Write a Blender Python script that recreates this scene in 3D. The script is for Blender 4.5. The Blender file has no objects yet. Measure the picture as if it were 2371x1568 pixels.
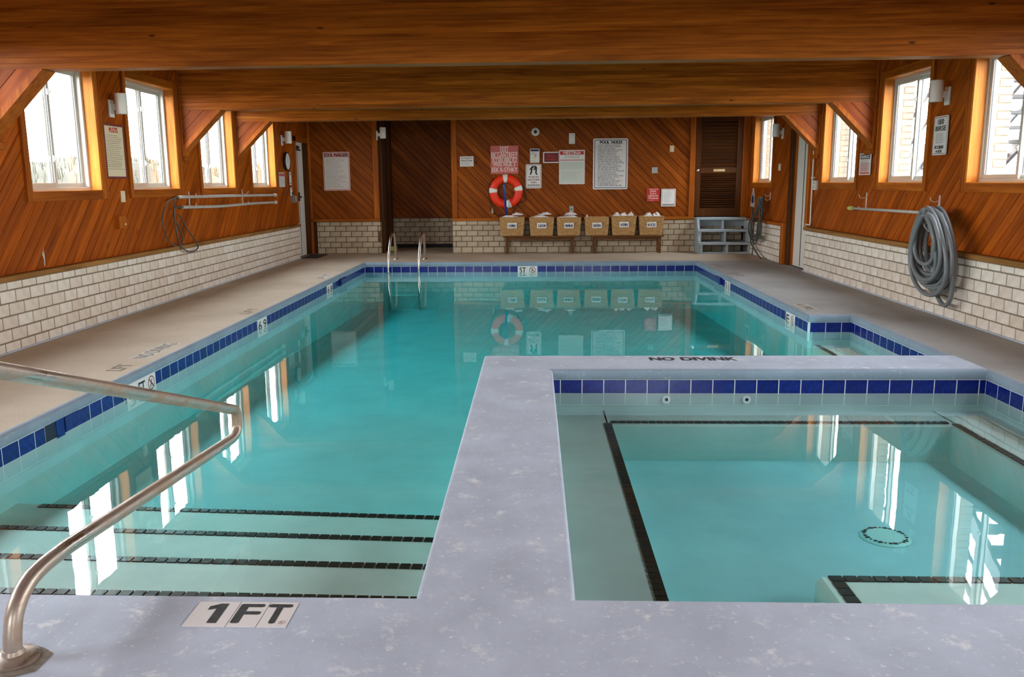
import bpy, bmesh, math, random
from mathutils import Vector, Matrix
random.seed(7)
SC = bpy.context.scene
COL = SC.collection

# ------------------------------------------------------------------ camera
PITCH, YAW, ROLL, HC = .1812, .0404, -.009, 1.297
_f = Vector((-math.sin(YAW)*math.cos(PITCH), math.cos(YAW)*math.cos(PITCH), -math.sin(PITCH)))
_r = Vector((math.cos(YAW), math.sin(YAW), 0)); _u = _r.cross(_f)
_r2 = math.cos(ROLL)*_r + math.sin(ROLL)*_u; _u2 = -math.sin(ROLL)*_r + math.cos(ROLL)*_u
cam = bpy.data.cameras.new('camera'); camo = bpy.data.objects.new('camera', cam); COL.objects.link(camo)
M = Matrix((_r2, _u2, -_f)).transposed().to_4x4(); M.translation = (0, 0, HC)
camo.matrix_world = M
cam.sensor_width = 36; cam.lens = 1968.2144*36/2371; cam.shift_x = 27/2371
cam.clip_start = .05; cam.clip_end = 300
SC.camera = camo

# ------------------------------------------------------------------ world, exposure
SC.view_settings.view_transform = 'Standard'; SC.view_settings.look = 'None'
SC.view_settings.gamma = 1; SC.view_settings.use_curve_mapping = False
SC.view_settings.exposure = 3.0
SC.cycles.max_bounces = 8; SC.cycles.diffuse_bounces = 5; SC.cycles.glossy_bounces = 4; SC.cycles.transparent_max_bounces = 10
SC.cycles.use_adaptive_sampling = True; SC.cycles.adaptive_threshold = .03
W = bpy.data.worlds.new('sky'); SC.world = W; W.use_nodes = True
wn = W.node_tree.nodes; wl = W.node_tree.links
bg = wn['Background']
tc = wn.new('ShaderNodeTexCoord'); sx = wn.new('ShaderNodeSeparateXYZ'); rp = wn.new('ShaderNodeValToRGB')
wl.new(tc.outputs['Generated'], sx.inputs[0]); wl.new(sx.outputs[2], rp.inputs[0]); wl.new(rp.outputs[0], bg.inputs[0])
rp.color_ramp.elements[0].position = 0.0; rp.color_ramp.elements[0].color = (1, .985, .96, 1)
rp.color_ramp.elements[1].position = .7; rp.color_ramp.elements[1].color = (.80, .89, 1.0, 1)
bg.inputs[1].default_value = 3.2

# ------------------------------------------------------------------ helpers
WL = {}                                            # world position of each object's origin
class Fr:                                          # a frame: origin + three axes
    def __init__(s, o, u, v, n): s.o, s.u, s.v, s.n = Vector(o), Vector(u), Vector(v), Vector(n)
    def __call__(s, a, b, c): return s.o + s.u*a + s.v*b + s.n*c
ID = Fr((0,0,0), (1,0,0), (0,1,0), (0,0,1))
X_L, X_R, Y_F = -4.225, 3.955, 16.07               # plank faces
B_L, B_R, B_F = -4.167, 3.888, 16.04               # brick faces
FL = Fr((X_L,0,0), (0,1,0), (0,0,1), (1,0,0))      # left wall: a = y, b = z, c = into the room
FR = Fr((X_R,0,0), (0,-1,0), (0,0,1), (-1,0,0))    # right wall: a = -y
FF = Fr((0,Y_F,0), (1,0,0), (0,0,1), (0,-1,0))     # far wall: a = x
FD = Fr((0,0,0), (1,0,0), (0,1,0), (0,0,1))        # deck

class MB:
    def __init__(s, fr=ID): s.v, s.f, s.fr = [], [], fr
    def add(s, vs, fs):
        k = len(s.v); s.v += [s.fr(*p) for p in vs]; s.f += [[i+k for i in f] for f in fs]; return s
    def box(s, a0, a1, b0, b1, c0, c1, ch=0):
        a0, a1 = min(a0,a1), max(a0,a1); b0, b1 = min(b0,b1), max(b0,b1); c0, c1 = min(c0,c1), max(c0,c1)
        lo, hi = (a0,b0,c0), (a1,b1,c1)
        if ch <= 0:
            vs = [(a,b,c) for a in (a0,a1) for b in (b0,b1) for c in (c0,c1)]
            return s.add(vs, [(0,1,3,2),(4,6,7,5),(0,4,5,1),(2,3,7,6),(0,2,6,4),(1,5,7,3)])
        idx, vs = {}, []
        for sa in (0,1):
            for sb in (0,1):
                for sc in (0,1):
                    sg = (sa,sb,sc)
                    for ax in range(3):
                        p = []
                        for k in range(3):
                            q = hi[k] if sg[k] else lo[k]
                            if k != ax: q += -ch if sg[k] else ch
                            p.append(q)
                        idx[sg+(ax,)] = len(vs); vs.append(tuple(p))
        fs = []
        def cyc(ax, s_, order):
            o = [k for k in range(3) if k != ax]; out = []
            for (i,j) in order:
                sg = [0,0,0]; sg[ax] = s_; sg[o[0]] = i; sg[o[1]] = j; out.append(tuple(sg))
            return out
        for ax in range(3):
            for s_ in (0,1): fs.append([idx[q+(ax,)] for q in cyc(ax, s_, ((0,0),(1,0),(1,1),(0,1)))])
        for ax in range(3):
            o = [k for k in range(3) if k != ax]
            for i in (0,1):
                for j in (0,1):
                    sg = [0,0,0]; sg[o[0]] = i; sg[o[1]] = j
                    lo_, hi_ = list(sg), list(sg); lo_[ax] = 0; hi_[ax] = 1
                    fs.append([idx[tuple(lo_)+(o[0],)], idx[tuple(hi_)+(o[0],)], idx[tuple(hi_)+(o[1],)], idx[tuple(lo_)+(o[1],)]])
        for sa in (0,1):
            for sb in (0,1):
                for sc in (0,1): fs.append([idx[(sa,sb,sc,k)] for k in range(3)])
        return s.add(vs, fs)
    def prism(s, poly, c0, c1):
        n = len(poly)
        vs = [(a,b,c0) for a,b in poly] + [(a,b,c1) for a,b in poly]
        return s.add(vs, [list(range(n))[::-1], list(range(n,2*n))] + [(i,(i+1)%n,n+(i+1)%n,n+i) for i in range(n)])
    def quad(s, a0, a1, b0, b1, c): return s.add([(a0,b0,c),(a1,b0,c),(a1,b1,c),(a0,b1,c)], [(0,1,2,3)])
    def tube(s, pts, r, seg=10, closed=False, caps=True):
        P = [Vector(p) for p in pts]; n = len(P); rr = r if isinstance(r, (list,tuple)) else [r]*n
        T = []
        for i in range(n):
            a = P[(i-1)%n] if (closed or i > 0) else P[i]; b = P[(i+1)%n] if (closed or i < n-1) else P[i]
            d = b-a; T.append(d.normalized() if d.length > 1e-9 else Vector((0,0,1)))
        nrm = T[0].orthogonal().normalized(); vs = []
        for i in range(n):
            nrm = (nrm - T[i]*nrm.dot(T[i])).normalized(); bn = T[i].cross(nrm)
            for k in range(seg):
                t = 2*math.pi*k/seg; vs.append(tuple(P[i] + (nrm*math.cos(t)+bn*math.sin(t))*rr[i]))
        fs = []
        for i in range(n if closed else n-1):
            j = (i+1) % n
            for k in range(seg): fs.append((i*seg+k, i*seg+(k+1)%seg, j*seg+(k+1)%seg, j*seg+k))
        if caps and not closed: fs += [list(range(seg))[::-1], [(n-1)*seg+k for k in range(seg)]]
        return s.add(vs, fs)
    def lathe(s, prof, o=(0,0,0), ax=2, seg=24, cap=True):
        o = Vector(o); vs = []; e = [Vector((1,0,0)), Vector((0,1,0)), Vector((0,0,1))]
        A, U, V = e[ax], e[(ax+1)%3], e[(ax+2)%3]
        for r, h in prof:
            for k in range(seg):
                t = 2*math.pi*k/seg; vs.append(tuple(o + A*h + (U*math.cos(t)+V*math.sin(t))*r))
        n = len(prof)
        fs = [(i*seg+k, i*seg+(k+1)%seg, (i+1)*seg+(k+1)%seg, (i+1)*seg+k) for i in range(n-1) for k in range(seg)]
        if cap: fs += [list(range(seg))[::-1], [(n-1)*seg+k for k in range(seg)]]
        return s.add(vs, fs)
    def torus(s, o, R, r, ax=1, seg=40, seg2=14, a0=0, a1=2*math.pi, rs=1.0):
        o = Vector(o); e = [Vector((1,0,0)), Vector((0,1,0)), Vector((0,0,1))]
        A, U, V = e[ax], e[(ax+1)%3], e[(ax+2)%3]; full = abs(a1-a0-2*math.pi) < 1e-6
        n = seg if full else seg+1; vs = []
        for i in range(n):
            t = a0+(a1-a0)*i/seg; d = U*math.cos(t)+V*math.sin(t)
            for k in range(seg2):
                q = 2*math.pi*k/seg2; vs.append(tuple(o + d*(R+r*math.cos(q)) + A*(r*rs*math.sin(q))))
        fs = [(i*seg2+k, i*seg2+(k+1)%seg2, ((i+1)%n)*seg2+(k+1)%seg2, ((i+1)%n)*seg2+k) for i in range(seg) for k in range(seg2)]
        return s.add(vs, fs)
    def build(s, name, mat, parent=None, smooth=False, recalc=True):
        me = bpy.data.meshes.new(name)
        off = WL[parent.name] if parent else Vector((0,0,0))
        me.from_pydata([tuple(p-off) for p in s.v], [], s.f)
        if recalc:
            b = bmesh.new(); b.from_mesh(me); bmesh.ops.recalc_face_normals(b, faces=b.faces); b.to_mesh(me); b.free()
        if smooth:
            me.polygons.foreach_set('use_smooth', [True]*len(me.polygons))
            if smooth != 'all' and hasattr(me, 'set_sharp_from_angle'): me.set_sharp_from_angle(angle=math.radians(40))
        me.materials.append(MATS[mat] if isinstance(mat, str) else mat)
        o = bpy.data.objects.new(name, me); COL.objects.link(o)
        if parent: o.parent = parent
        WL[o.name] = off.copy()
        return o

def tag(o, label=None, cat=None, group=None, kind=None):
    if label: o['label'] = label
    if cat: o['category'] = cat
    if group: o['group'] = group
    if kind: o['kind'] = kind
    return o
def empty(name, loc):
    o = bpy.data.objects.new(name, None); o.location = loc; o.empty_display_size = .1; COL.objects.link(o)
    WL[o.name] = Vector(loc); return o
def thing(name, label, cat, loc=(0,0,0), group=None): return tag(empty(name, loc), label, cat, group)
def struct(name, loc=(0,0,0), label=None): return tag(empty(name, loc), label, None, None, 'structure')
def place(me, name, loc, parent):                  # another object on shared mesh data
    o = bpy.data.objects.new(name, me); COL.objects.link(o); o.parent = parent
    o.location = Vector(loc) - WL[parent.name]; WL[o.name] = Vector(loc); return o
def spline(pts, n=8, closed=False):
    P = [Vector(p) for p in pts]; m = len(P); out = []
    for i in range(m if closed else m-1):
        g = (lambda k: P[k % m]) if closed else (lambda k: P[max(0, min(m-1, k))])
        a, b, c, d = g(i-1), g(i), g(i+1), g(i+2)
        for k in range(n):
            t = k/n
            out.append(.5*((2*b) + (c-a)*t + (2*a-5*b+4*c-d)*t*t + (3*b-a-3*c+d)*t*t*t))
    if not closed: out.append(P[-1])
    return out
def rrect(a0, a1, b0, b1, r, n=5):
    out = []
    for (cx, cy, t0) in ((a1-r,b1-r,0), (a0+r,b1-r,90), (a0+r,b0+r,180), (a1-r,b0+r,270)):
        for k in range(n+1):
            t = math.radians(t0+90*k/n); out.append((cx+r*math.cos(t), cy+r*math.sin(t)))
    return out
def cells(u0, u1, v0, v1, holes):                  # a rectangle minus rectangular openings
    us = sorted({u0,u1} | {min(max(h[k],u0),u1) for h in holes for k in (0,1)}); out = []
    for a, b in zip(us, us[1:]):
        if b-a < 1e-6: continue
        hs = sorted((h[2],h[3]) for h in holes if h[0] < b-1e-6 and h[1] > a+1e-6); z = v0
        for p, q in hs:
            if p > z: out.append((a,b,z,min(p,v1)))
            z = max(z,q)
        if z < v1: out.append((a,b,z,v1))
    return out
def clip(poly, k, lim, keep_less):
    out = []
    for i in range(len(poly)):
        p, q = poly[i], poly[(i+1) % len(poly)]
        dp = (lim-p[k]) if keep_less else (p[k]-lim); dq = (lim-q[k]) if keep_less else (q[k]-lim)
        if dp >= 0: out.append(p)
        if (dp >= 0) != (dq >= 0):
            t = dp/(dp-dq); out.append(tuple(p[j]+(q[j]-p[j])*t for j in range(3)))
    return out

# ------------------------------------------------------------------ materials
MATS = {}
def newmat(name):
    m = bpy.data.materials.new(name); m.use_nodes = True; MATS[name] = m
    nt = m.node_tree; return m, nt.nodes, nt.links, nt.nodes['Principled BSDF']
def setp(b, col=None, rough=None, metal=None, spec=None, coat=None):
    if col: b.inputs['Base Color'].default_value = (*col, 1)
    if rough is not None: b.inputs['Roughness'].default_value = rough
    if metal is not None: b.inputs['Metallic'].default_value = metal
    if spec is not None: b.inputs['Specular IOR Level'].default_value = spec
    if coat is not None: b.inputs['Coat Weight'].default_value = coat
def noise(n, scale, detail=3, rough=.55, dist=0):
    t = n.new('ShaderNodeTexNoise'); t.inputs['Scale'].default_value = scale; t.inputs['Detail'].default_value = detail
    t.inputs['Roughness'].default_value = rough; t.inputs['Distortion'].default_value = dist; return t
def ramp(n, *els):
    r = n.new('ShaderNodeValToRGB'); e = r.color_ramp.elements
    while len(e) < len(els): e.new(.5)
    for k, (p, c) in enumerate(els): e[k].position = p; e[k].color = (*c, 1)
    return r
def mixc(n, l, fac, a, b, mode='MIX'):
    m = n.new('ShaderNodeMix'); m.data_type = 'RGBA'; m.blend_type = mode
    for k, s in ((0, fac), (6, a), (7, b)):
        if hasattr(s, 'is_linked') or hasattr(s, 'links'): l.new(s, m.inputs[k])
        elif k == 0: m.inputs[0].default_value = s
        else: m.inputs[k].default_value = (*s, 1)
    return m.outputs[2]
def bump(n, l, b, src, strength, dist=.01):
    bp = n.new('ShaderNodeBump'); bp.inputs['Strength'].default_value = strength; bp.inputs['Distance'].default_value = dist
    l.new(src, bp.inputs['Height']); l.new(bp.outputs[0], b.inputs['Normal'])
def coords(n, l):
    t = n.new('ShaderNodeTexCoord'); return t.outputs['Object']
def plain(name, col, rough=.5, metal=0, var=0, scale=6, bmp=0, bscale=80, spec=.5, coat=0):
    m, n, l, b = newmat(name); setp(b, col, rough, metal, spec, coat)
    if var or bmp: c = coords(n, l)
    if var:
        t = noise(n, scale, 4); l.new(c, t.inputs['Vector'])
        r = ramp(n, (.3, tuple(x*(1-var) for x in col)), (.7, tuple(min(1, x*(1+var)) for x in col))); l.new(t.outputs[0], r.inputs[0])
        l.new(r.outputs[0], b.inputs['Base Color'])
    if bmp:
        t2 = noise(n, bscale, 3); l.new(c, t2.inputs['Vector']); bump(n, l, b, t2.outputs[0], bmp, .004)
    return m
def wood(name, d, c1, c2, knots=.6, rough=.42, var=.20, fine=26, knotcol=(.035,.012,.004), kn=(1.5,3.4)):
    """boards: grain runs along d; every board (object) gets its own tone and figure"""
    m, n, l, b = newmat(name); setp(b, None, rough, 0, .12)
    c = coords(n, l); d = Vector(d).normalized(); e1 = d.orthogonal().normalized(); e2 = d.cross(e1)
    inf = n.new('ShaderNodeObjectInfo'); ds = []
    for v in (d, e1, e2):
        q = n.new('ShaderNodeVectorMath'); q.operation = 'DOT_PRODUCT'; l.new(c, q.inputs[0]); q.inputs[1].default_value = v; ds.append(q.outputs['Value'])
    def comb(sa, sb, seed):
        k = n.new('ShaderNodeCombineXYZ')
        for i, (s_, out) in enumerate(((sa, ds[0]), (sb, ds[1]), (sb, ds[2]))):
            mm = n.new('ShaderNodeMath'); mm.operation = 'MULTIPLY_ADD'; l.new(out, mm.inputs[0]); mm.inputs[1].default_value = s_
            r_ = n.new('ShaderNodeMath'); r_.operation = 'MULTIPLY'; l.new(inf.outputs['Random'], r_.inputs[0]); r_.inputs[1].default_value = seed*(i+1)
            l.new(r_.outputs[0], mm.inputs[2]); l.new(mm.outputs[0], k.inputs[i])
        return k.outputs[0]
    g = noise(n, 1, 5, .6, .6); l.new(comb(1.3, fine, 37.), g.inputs['Vector'])
    r = ramp(n, (.32, c1), (.52, tuple((x+y)/2 for x, y in zip(c1, c2))), (.70, c2)); l.new(g.outputs[0], r.inputs[0])
    big = noise(n, 1, 2); l.new(comb(.9, 2.2, 11.), big.inputs['Vector'])
    r2 = ramp(n, (.3, (.72,.70,.66)), (.7, (1.1,1.1,1.1))); l.new(big.outputs[0], r2.inputs[0])
    col = mixc(n, l, 1.0, r.outputs[0], r2.outputs[0], 'MULTIPLY')
    # tone of the single board
    rr = ramp(n, (0, (1-var, 1-var*1.15, 1-var*1.3)), (1, (1+var*.6, 1+var*.55, 1+var*.5))); l.new(inf.outputs['Random'], rr.inputs[0])
    col = mixc(n, l, 1.0, col, rr.outputs[0], 'MULTIPLY')
    if knots:
        vo = n.new('ShaderNodeTexVoronoi'); vo.inputs['Scale'].default_value = 1; l.new(comb(kn[0], kn[1], 5.), vo.inputs['Vector'])
        kr = ramp(n, (.035, (1,1,1)), (.085, (0,0,0))); l.new(vo.outputs['Distance'], kr.inputs[0])
        km = n.new('ShaderNodeMath'); km.operation = 'MULTIPLY'; l.new(kr.outputs[0], km.inputs[0]); km.inputs[1].default_value = knots
        col = mixc(n, l, km.outputs[0], col, knotcol)
    l.new(col, b.inputs['Base Color'])
    bump(n, l, b, g.outputs[0], .12, .004)
    return m
S2 = math.sqrt(.5)
WD1, WD2 = (.30, .055, .003), (.57, .130, .007)
wood('plank_left', (0, S2, S2), WD1, WD2)
wood('plank_right', (0, -S2, S2), WD1, WD2)
wood('plank_far_shaded', (S2, 0, -S2), (.22,.045,.003), (.43,.108,.009))  # same boards as the sides; weaker light at the far wall darkens this colour
wood('wood_x', (1,0,0), (.27,.062,.005), (.60,.185,.018), knots=.9, var=.17, fine=24, kn=(2.3,7.5))
wood('wood_y', (0,1,0), (.32,.070,.006), (.58,.16,.014), knots=.3, var=.15)
wood('wood_z', (0,0,1), (.32,.070,.006), (.58,.16,.014), knots=.3, var=.15)
wood('jamb_wood_lit', (0,0,1), (.52,.17,.022), (.78,.30,.05), knots=.2, var=.1)  # lighter copy of the trim wood: daylight on the jambs is in the colour
wood('gusset_left', (S2,0,S2), (.24,.045,.004), (.44,.10,.009), knots=.2)
wood('gusset_right', (-S2,0,S2), (.24,.045,.004), (.44,.10,.009), knots=.2)
wood('ledge_wood', (0,1,0), (.20,.085,.022), (.46,.23,.07), knots=.9, var=.1, rough=.6, knotcol=(.05,.03,.015), kn=(1.6,1.3))
wood('bench_wood', (1,0,0), (.10,.040,.012), (.22,.09,.03), knots=0, var=.1)
wood('dark_door', (0,0,1), (.060,.018,.004), (.115,.036,.008), knots=0, var=.1, rough=.5)
wood('dark_slat', (1,0,0), (.060,.018,.004), (.115,.036,.008), knots=0, var=.3, rough=.5)
plain('wall_core', (.10,.028,.006), .8)
plain('white_vinyl', (.56,.535,.48), .4)
plain('white_paint', (.80,.78,.72), .4)
plain('white_plastic', (.80,.78,.72), .35)
plain('grey_plastic', (.42,.42,.40), .45)
plain('grey_box', (.22,.22,.21), .5)
plain('black_rubber', (.012,.012,.012), .75)
plain('black_plastic', (.015,.015,.016), .4)
plain('dark_gap', (.01,.008,.006), .9)
plain('skimmer_dark', (.004,.006,.03), .4)
plain('grout_white', (.74,.76,.77), .6)
plain('black_tile', (.012,.011,.012), .3)
plain('orange_vinyl', (.95,.035,.002), .42, var=.06)
plain('white_tape', (.85,.82,.76), .5)
plain('blue_pole', (.012,.05,.32), .3)
plain('black_rope', (.02,.018,.018), .8)
plain('grey_hose', (.185,.195,.205), .38, var=.12, scale=9)
plain('dark_hose', (.085,.085,.075), .45, var=.2, scale=12)
plain('brown_cable', (.10,.085,.075), .5)
plain('pvc', (.55,.50,.45), .4, var=.08)
plain('yellow_tip', (.62,.60,.16), .5)
plain('pink_hook', (.75,.55,.48), .4)
plain('step_paint', (.34,.38,.40), .55, var=.08, scale=5)
plain('towel', (.86,.83,.82), .95, bmp=.5, bscale=220)
plain('card_white', (.85,.83,.80), .6)
plain('ink_black', (.015,.016,.02), .6)
plain('ink_navy', (.012,.022,.10), .6)
plain('ink_red', (.55,.02,.018), .6)
plain('ink_maroon', (.20,.03,.03), .6)
plain('ink_grey', (.30,.29,.28), .6)
plain('ink_green', (.42,.47,.42), .6)
plain('sign_white', (.80,.77,.74), .4)
plain('sign_cream', (.80,.66,.44), .45)
plain('sign_green', (.66,.70,.64), .45)
plain('sign_rose', (.62,.13,.115), .5)
plain('sign_red', (.60,.012,.014), .5)
plain('sign_darkred', (.16,.008,.008), .5)
plain('sign_pink', (.78,.52,.48), .5)
plain('ink_pale', (.85,.66,.60), .6)
plain('stencil_black', (.035,.033,.033), .7, var=.5, scale=60)
plain('stencil_brown', (.20,.16,.12), .8, var=.3, scale=40)
plain('stencil_pale', (.56,.51,.44), .8, var=.2, scale=40)
plain('brass', (.55,.45,.22), .35, .9)
plain('chrome', (.75,.74,.72), .18, 1)
plain('nickel', (.62,.58,.52), .25, 1)
plain('tile_marker', (.80,.76,.74), .3)
plain('drain_cover', (.52,.72,.68), .5)
plain('clock_face', (.80,.78,.74), .3)
plain('sand_board', (.5,.5,.5), .8)
plain('exterior_white', (.10,.104,.108), .55, var=.04)
plain('exterior_grey', (.035,.038,.04), .6)

def brick_mat(name, ca, cb, stain=None):
    m, n, l, b = newmat(name); setp(b, None, .62, 0, .35); c = coords(n, l)
    inf = n.new('ShaderNodeObjectInfo')
    rr = ramp(n, (0, ca), (1, cb)); l.new(inf.outputs['Random'], rr.inputs[0])
    t = noise(n, 9, 5, .65); l.new(c, t.inputs['Vector'])
    r = ramp(n, (.30, (.86,.83,.80)), (.6, (1.03,1.03,1.03))); l.new(t.outputs[0], r.inputs[0])
    l.new(mixc(n, l, 1.0, rr.outputs[0], r.outputs[0], 'MULTIPLY'), b.inputs['Base Color'])
    t2 = noise(n, 170, 2); l.new(c, t2.inputs['Vector']); bump(n, l, b, t2.outputs[0], .25, .002)
brick_mat('brick_white', (.72,.62,.52), (.84,.77,.69))
brick_mat('brick_buff', (.48,.39,.27), (.62,.52,.38))
brick_mat('brick_outside', (.17,.155,.12), (.21,.195,.16))
plain('mortar', (.235,.175,.125), .9, var=.15, scale=20)
plain('mortar_far', (.14,.085,.045), .9, var=.15, scale=20)

# blue glazed tile
m, n, l, b = newmat('blue_tile'); setp(b, None, .22, 0, .35); c = coords(n, l)
inf = n.new('ShaderNodeObjectInfo'); t = noise(n, 34, 4); l.new(c, t.inputs['Vector'])
r = ramp(n, (.3, (.003,.008,.115)), (.75, (.008,.030,.27))); l.new(t.outputs[0], r.inputs[0])
rr = ramp(n, (0, (.75,.75,.85)), (1, (1.15,1.1,1.1))); l.new(inf.outputs['Random'], rr.inputs[0])
l.new(mixc(n, l, 1, r.outputs[0], rr.outputs[0], 'MULTIPLY'), b.inputs['Base Color'])

# worn bluish deck paint: pale rubbed spots show through
def deck_paint(name, base, rub, lo=.60, hi=.70, rough=.62):
    m, n, l, b = newmat(name); setp(b, None, rough, 0, .4); c = coords(n, l)
    t1 = noise(n, 3.2, 6, .62); l.new(c, t1.inputs['Vector'])
    r1 = ramp(n, (.3, tuple(x*.86 for x in base)), (.7, tuple(x*1.1 for x in base))); l.new(t1.outputs[0], r1.inputs[0])
    t2 = noise(n, 8.5, 10, .76, .2); l.new(c, t2.inputs['Vector'])
    r2 = ramp(n, (lo, (0,0,0)), (hi, (.75,.75,.75))); l.new(t2.outputs[0], r2.inputs[0])
    t3 = noise(n, 44, 6, .7); l.new(c, t3.inputs['Vector'])
    r3 = ramp(n, (.60, (0,0,0)), (.68, (.9,.9,.9))); l.new(t3.outputs[0], r3.inputs[0])
    ad = n.new('ShaderNodeMath'); ad.operation = 'MAXIMUM'; l.new(r2.outputs[0], ad.inputs[0]); l.new(r3.outputs[0], ad.inputs[1])
    l.new(mixc(n, l, ad.outputs[0], r1.outputs[0], rub), b.inputs['Base Color'])
    t4 = noise(n, 120, 4, .7); l.new(c, t4.inputs['Vector']); bump(n, l, b, t4.outputs[0], .35, .003)
deck_paint('deck_paint', (.50,.55,.655), (.84,.84,.85), .56, .66)
deck_paint('coping_paint', (.25,.325,.405), (.50,.55,.58), .66, .74, .5)
m, n, l, b = newmat('concrete'); setp(b, None, .78, 0, .3); c = coords(n, l)
t1 = noise(n, 1.1, 5, .6); l.new(c, t1.inputs['Vector'])
r1 = ramp(n, (.3, (.44,.345,.245)), (.7, (.58,.475,.355))); l.new(t1.outputs[0], r1.inputs[0])
sepx = n.new('ShaderNodeSeparateXYZ'); l.new(c, sepx.inputs[0])
t3 = noise(n, 60, 5, .7); l.new(c, t3.inputs['Vector']); r3 = ramp(n, (.3, (.88,.88,.88)), (.7, (1.08,1.08,1.08))); l.new(t3.outputs[0], r3.inputs[0])
l.new(mixc(n, l, 1, r1.outputs[0], r3.outputs[0], 'MULTIPLY'), b.inputs['Base Color']); bump(n, l, b, t3.outputs[0], .3, .003)
m2 = m.copy(); m2.name = 'concrete_grey'; MATS['concrete_grey'] = m2
for nd in m2.node_tree.nodes:
    if nd.type == 'VALTORGB' and nd.color_ramp.elements[0].color[0] < .6 and nd.color_ramp.elements[1].color[0] < .9:
        nd.color_ramp.elements[0].color = (.30,.285,.265,1); nd.color_ramp.elements[1].color = (.42,.40,.375,1)
plain('plaster', (.56,.69,.67), .7, var=.08, scale=2.5)
plain('spa_plaster', (.44,.52,.49), .7, var=.10, scale=2.2)
plain('spa_floor', (.46,.66,.68), .7, var=.12, scale=1.6)
plain('plaster_step', (.72,.75,.68), .7, var=.06, scale=5)

# rusty stainless rail
m, n, l, b = newmat('rail_steel'); setp(b, None, .3, 1); c = coords(n, l)
mpp = n.new('ShaderNodeMapping'); mpp.inputs['Scale'].default_value = (7,1.6,7); l.new(c, mpp.inputs[0]); t = noise(n, 1, 7, .7, .3); l.new(mpp.outputs[0], t.inputs['Vector']); r = ramp(n, (.36, (0,0,0)), (.57, (.9,.9,.9))); l.new(t.outputs[0], r.inputs[0])
l.new(mixc(n, l, r.outputs[0], (.62,.59,.55), (.40,.27,.18)), b.inputs['Base Color'])
rm = n.new('ShaderNodeMapRange'); l.new(r.outputs[0], rm.inputs[0]); rm.inputs[3].default_value = 1; rm.inputs[4].default_value = .45; l.new(rm.outputs[0], b.inputs['Metallic'])
rm = n.new('ShaderNodeMapRange'); l.new(r.outputs[0], rm.inputs[0]); rm.inputs[3].default_value = .24; rm.inputs[4].default_value = .5; l.new(rm.outputs[0], b.inputs['Roughness'])
t9 = noise(n, 60, 5, .7); l.new(c, t9.inputs['Vector']); bump(n, l, b, t9.outputs[0], .15, .002)

# wicker
m, n, l, b = newmat('wicker'); setp(b, None, .7, 0, .3); c = coords(n, l)
t = noise(n, 55, 4, .7); l.new(c, t.inputs['Vector']); r = ramp(n, (.3, (.20,.095,.028)), (.5, (.48,.27,.10)), (.72, (.76,.50,.24))); l.new(t.outputs[0], r.inputs[0])
l.new(r.outputs[0], b.inputs['Base Color'])

def thin_schlick(n, l, f0):
    """the reflectance of a smooth interface, alike from both sides"""
    g = n.new('ShaderNodeNewGeometry'); dp = n.new('ShaderNodeVectorMath'); dp.operation = 'DOT_PRODUCT'
    l.new(g.outputs['Incoming'], dp.inputs[0]); l.new(g.outputs['Normal'], dp.inputs[1])
    def mt(op, a, b_=None):
        q = n.new('ShaderNodeMath'); q.operation = op
        if hasattr(a, 'links'): l.new(a, q.inputs[0])
        else: q.inputs[0].default_value = a
        if b_ is not None:
            if hasattr(b_, 'links'): l.new(b_, q.inputs[1])
            else: q.inputs[1].default_value = b_
        return q.outputs[0]
    ior = (1+math.sqrt(f0))/(1-math.sqrt(f0)); c_ = mt('ABSOLUTE', dp.outputs['Value'])
    g_ = mt('SQRT', mt('ADD', mt('MULTIPLY', c_, c_), ior*ior-1)); gm, gp = mt('SUBTRACT', g_, c_), mt('ADD', g_, c_)
    q1 = mt('DIVIDE', gm, gp); q2 = mt('DIVIDE', mt('SUBTRACT', mt('MULTIPLY', c_, gp), 1.0), mt('ADD', mt('MULTIPLY', c_, gm), 1.0))
    return mt('MULTIPLY', mt('MULTIPLY', mt('MULTIPLY', q1, q1), .5), mt('ADD', mt('MULTIPLY', q2, q2), 1.0))
def clear(name, f0, tint, rough=0.0, absorb=None, density=0, ripple=0):
    m = bpy.data.materials.new(name); m.use_nodes = True; MATS[name] = m; n, l = m.node_tree.nodes, m.node_tree.links
    n.remove(n['Principled BSDF']); out = n['Material Output']
    tr = n.new('ShaderNodeBsdfTransparent'); tr.inputs[0].default_value = (*tint, 1)
    gl = n.new('ShaderNodeBsdfGlossy'); gl.inputs['Roughness'].default_value = rough; gl.inputs['Color'].default_value = (1,1,1,1)
    mx = n.new('ShaderNodeMixShader'); l.new(thin_schlick(n, l, f0), mx.inputs[0]); l.new(tr.outputs[0], mx.inputs[1]); l.new(gl.outputs[0], mx.inputs[2])
    l.new(mx.outputs[0], out.inputs['Surface'])
    if ripple:
        c = coords(n, l); t = noise(n, 2.6, 3, .5); l.new(c, t.inputs['Vector'])
        bp = n.new('ShaderNodeBump'); bp.inputs['Strength'].default_value = ripple; bp.inputs['Distance'].default_value = .05
        l.new(t.outputs[0], bp.inputs['Height']); l.new(bp.outputs[0], gl.inputs['Normal'])
    if absorb:
        va = n.new('ShaderNodeVolumeAbsorption'); va.inputs['Color'].default_value = (*absorb, 1); va.inputs['Density'].default_value = density
        l.new(va.outputs[0], out.inputs['Volume'])
clear('window_glass', .05, (.97,.985,.98))
clear('water', .0201, (1,1,1), 0.0, (.02,.93,.945), .68, .012)
clear('spa_water', .0201, (1,1,1), 0.0, (.05,.91,.92), .50, .010)
m, n, l, b = newmat('sand'); setp(b, None, .9, 0, .1); c = coords(n, l)
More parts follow.
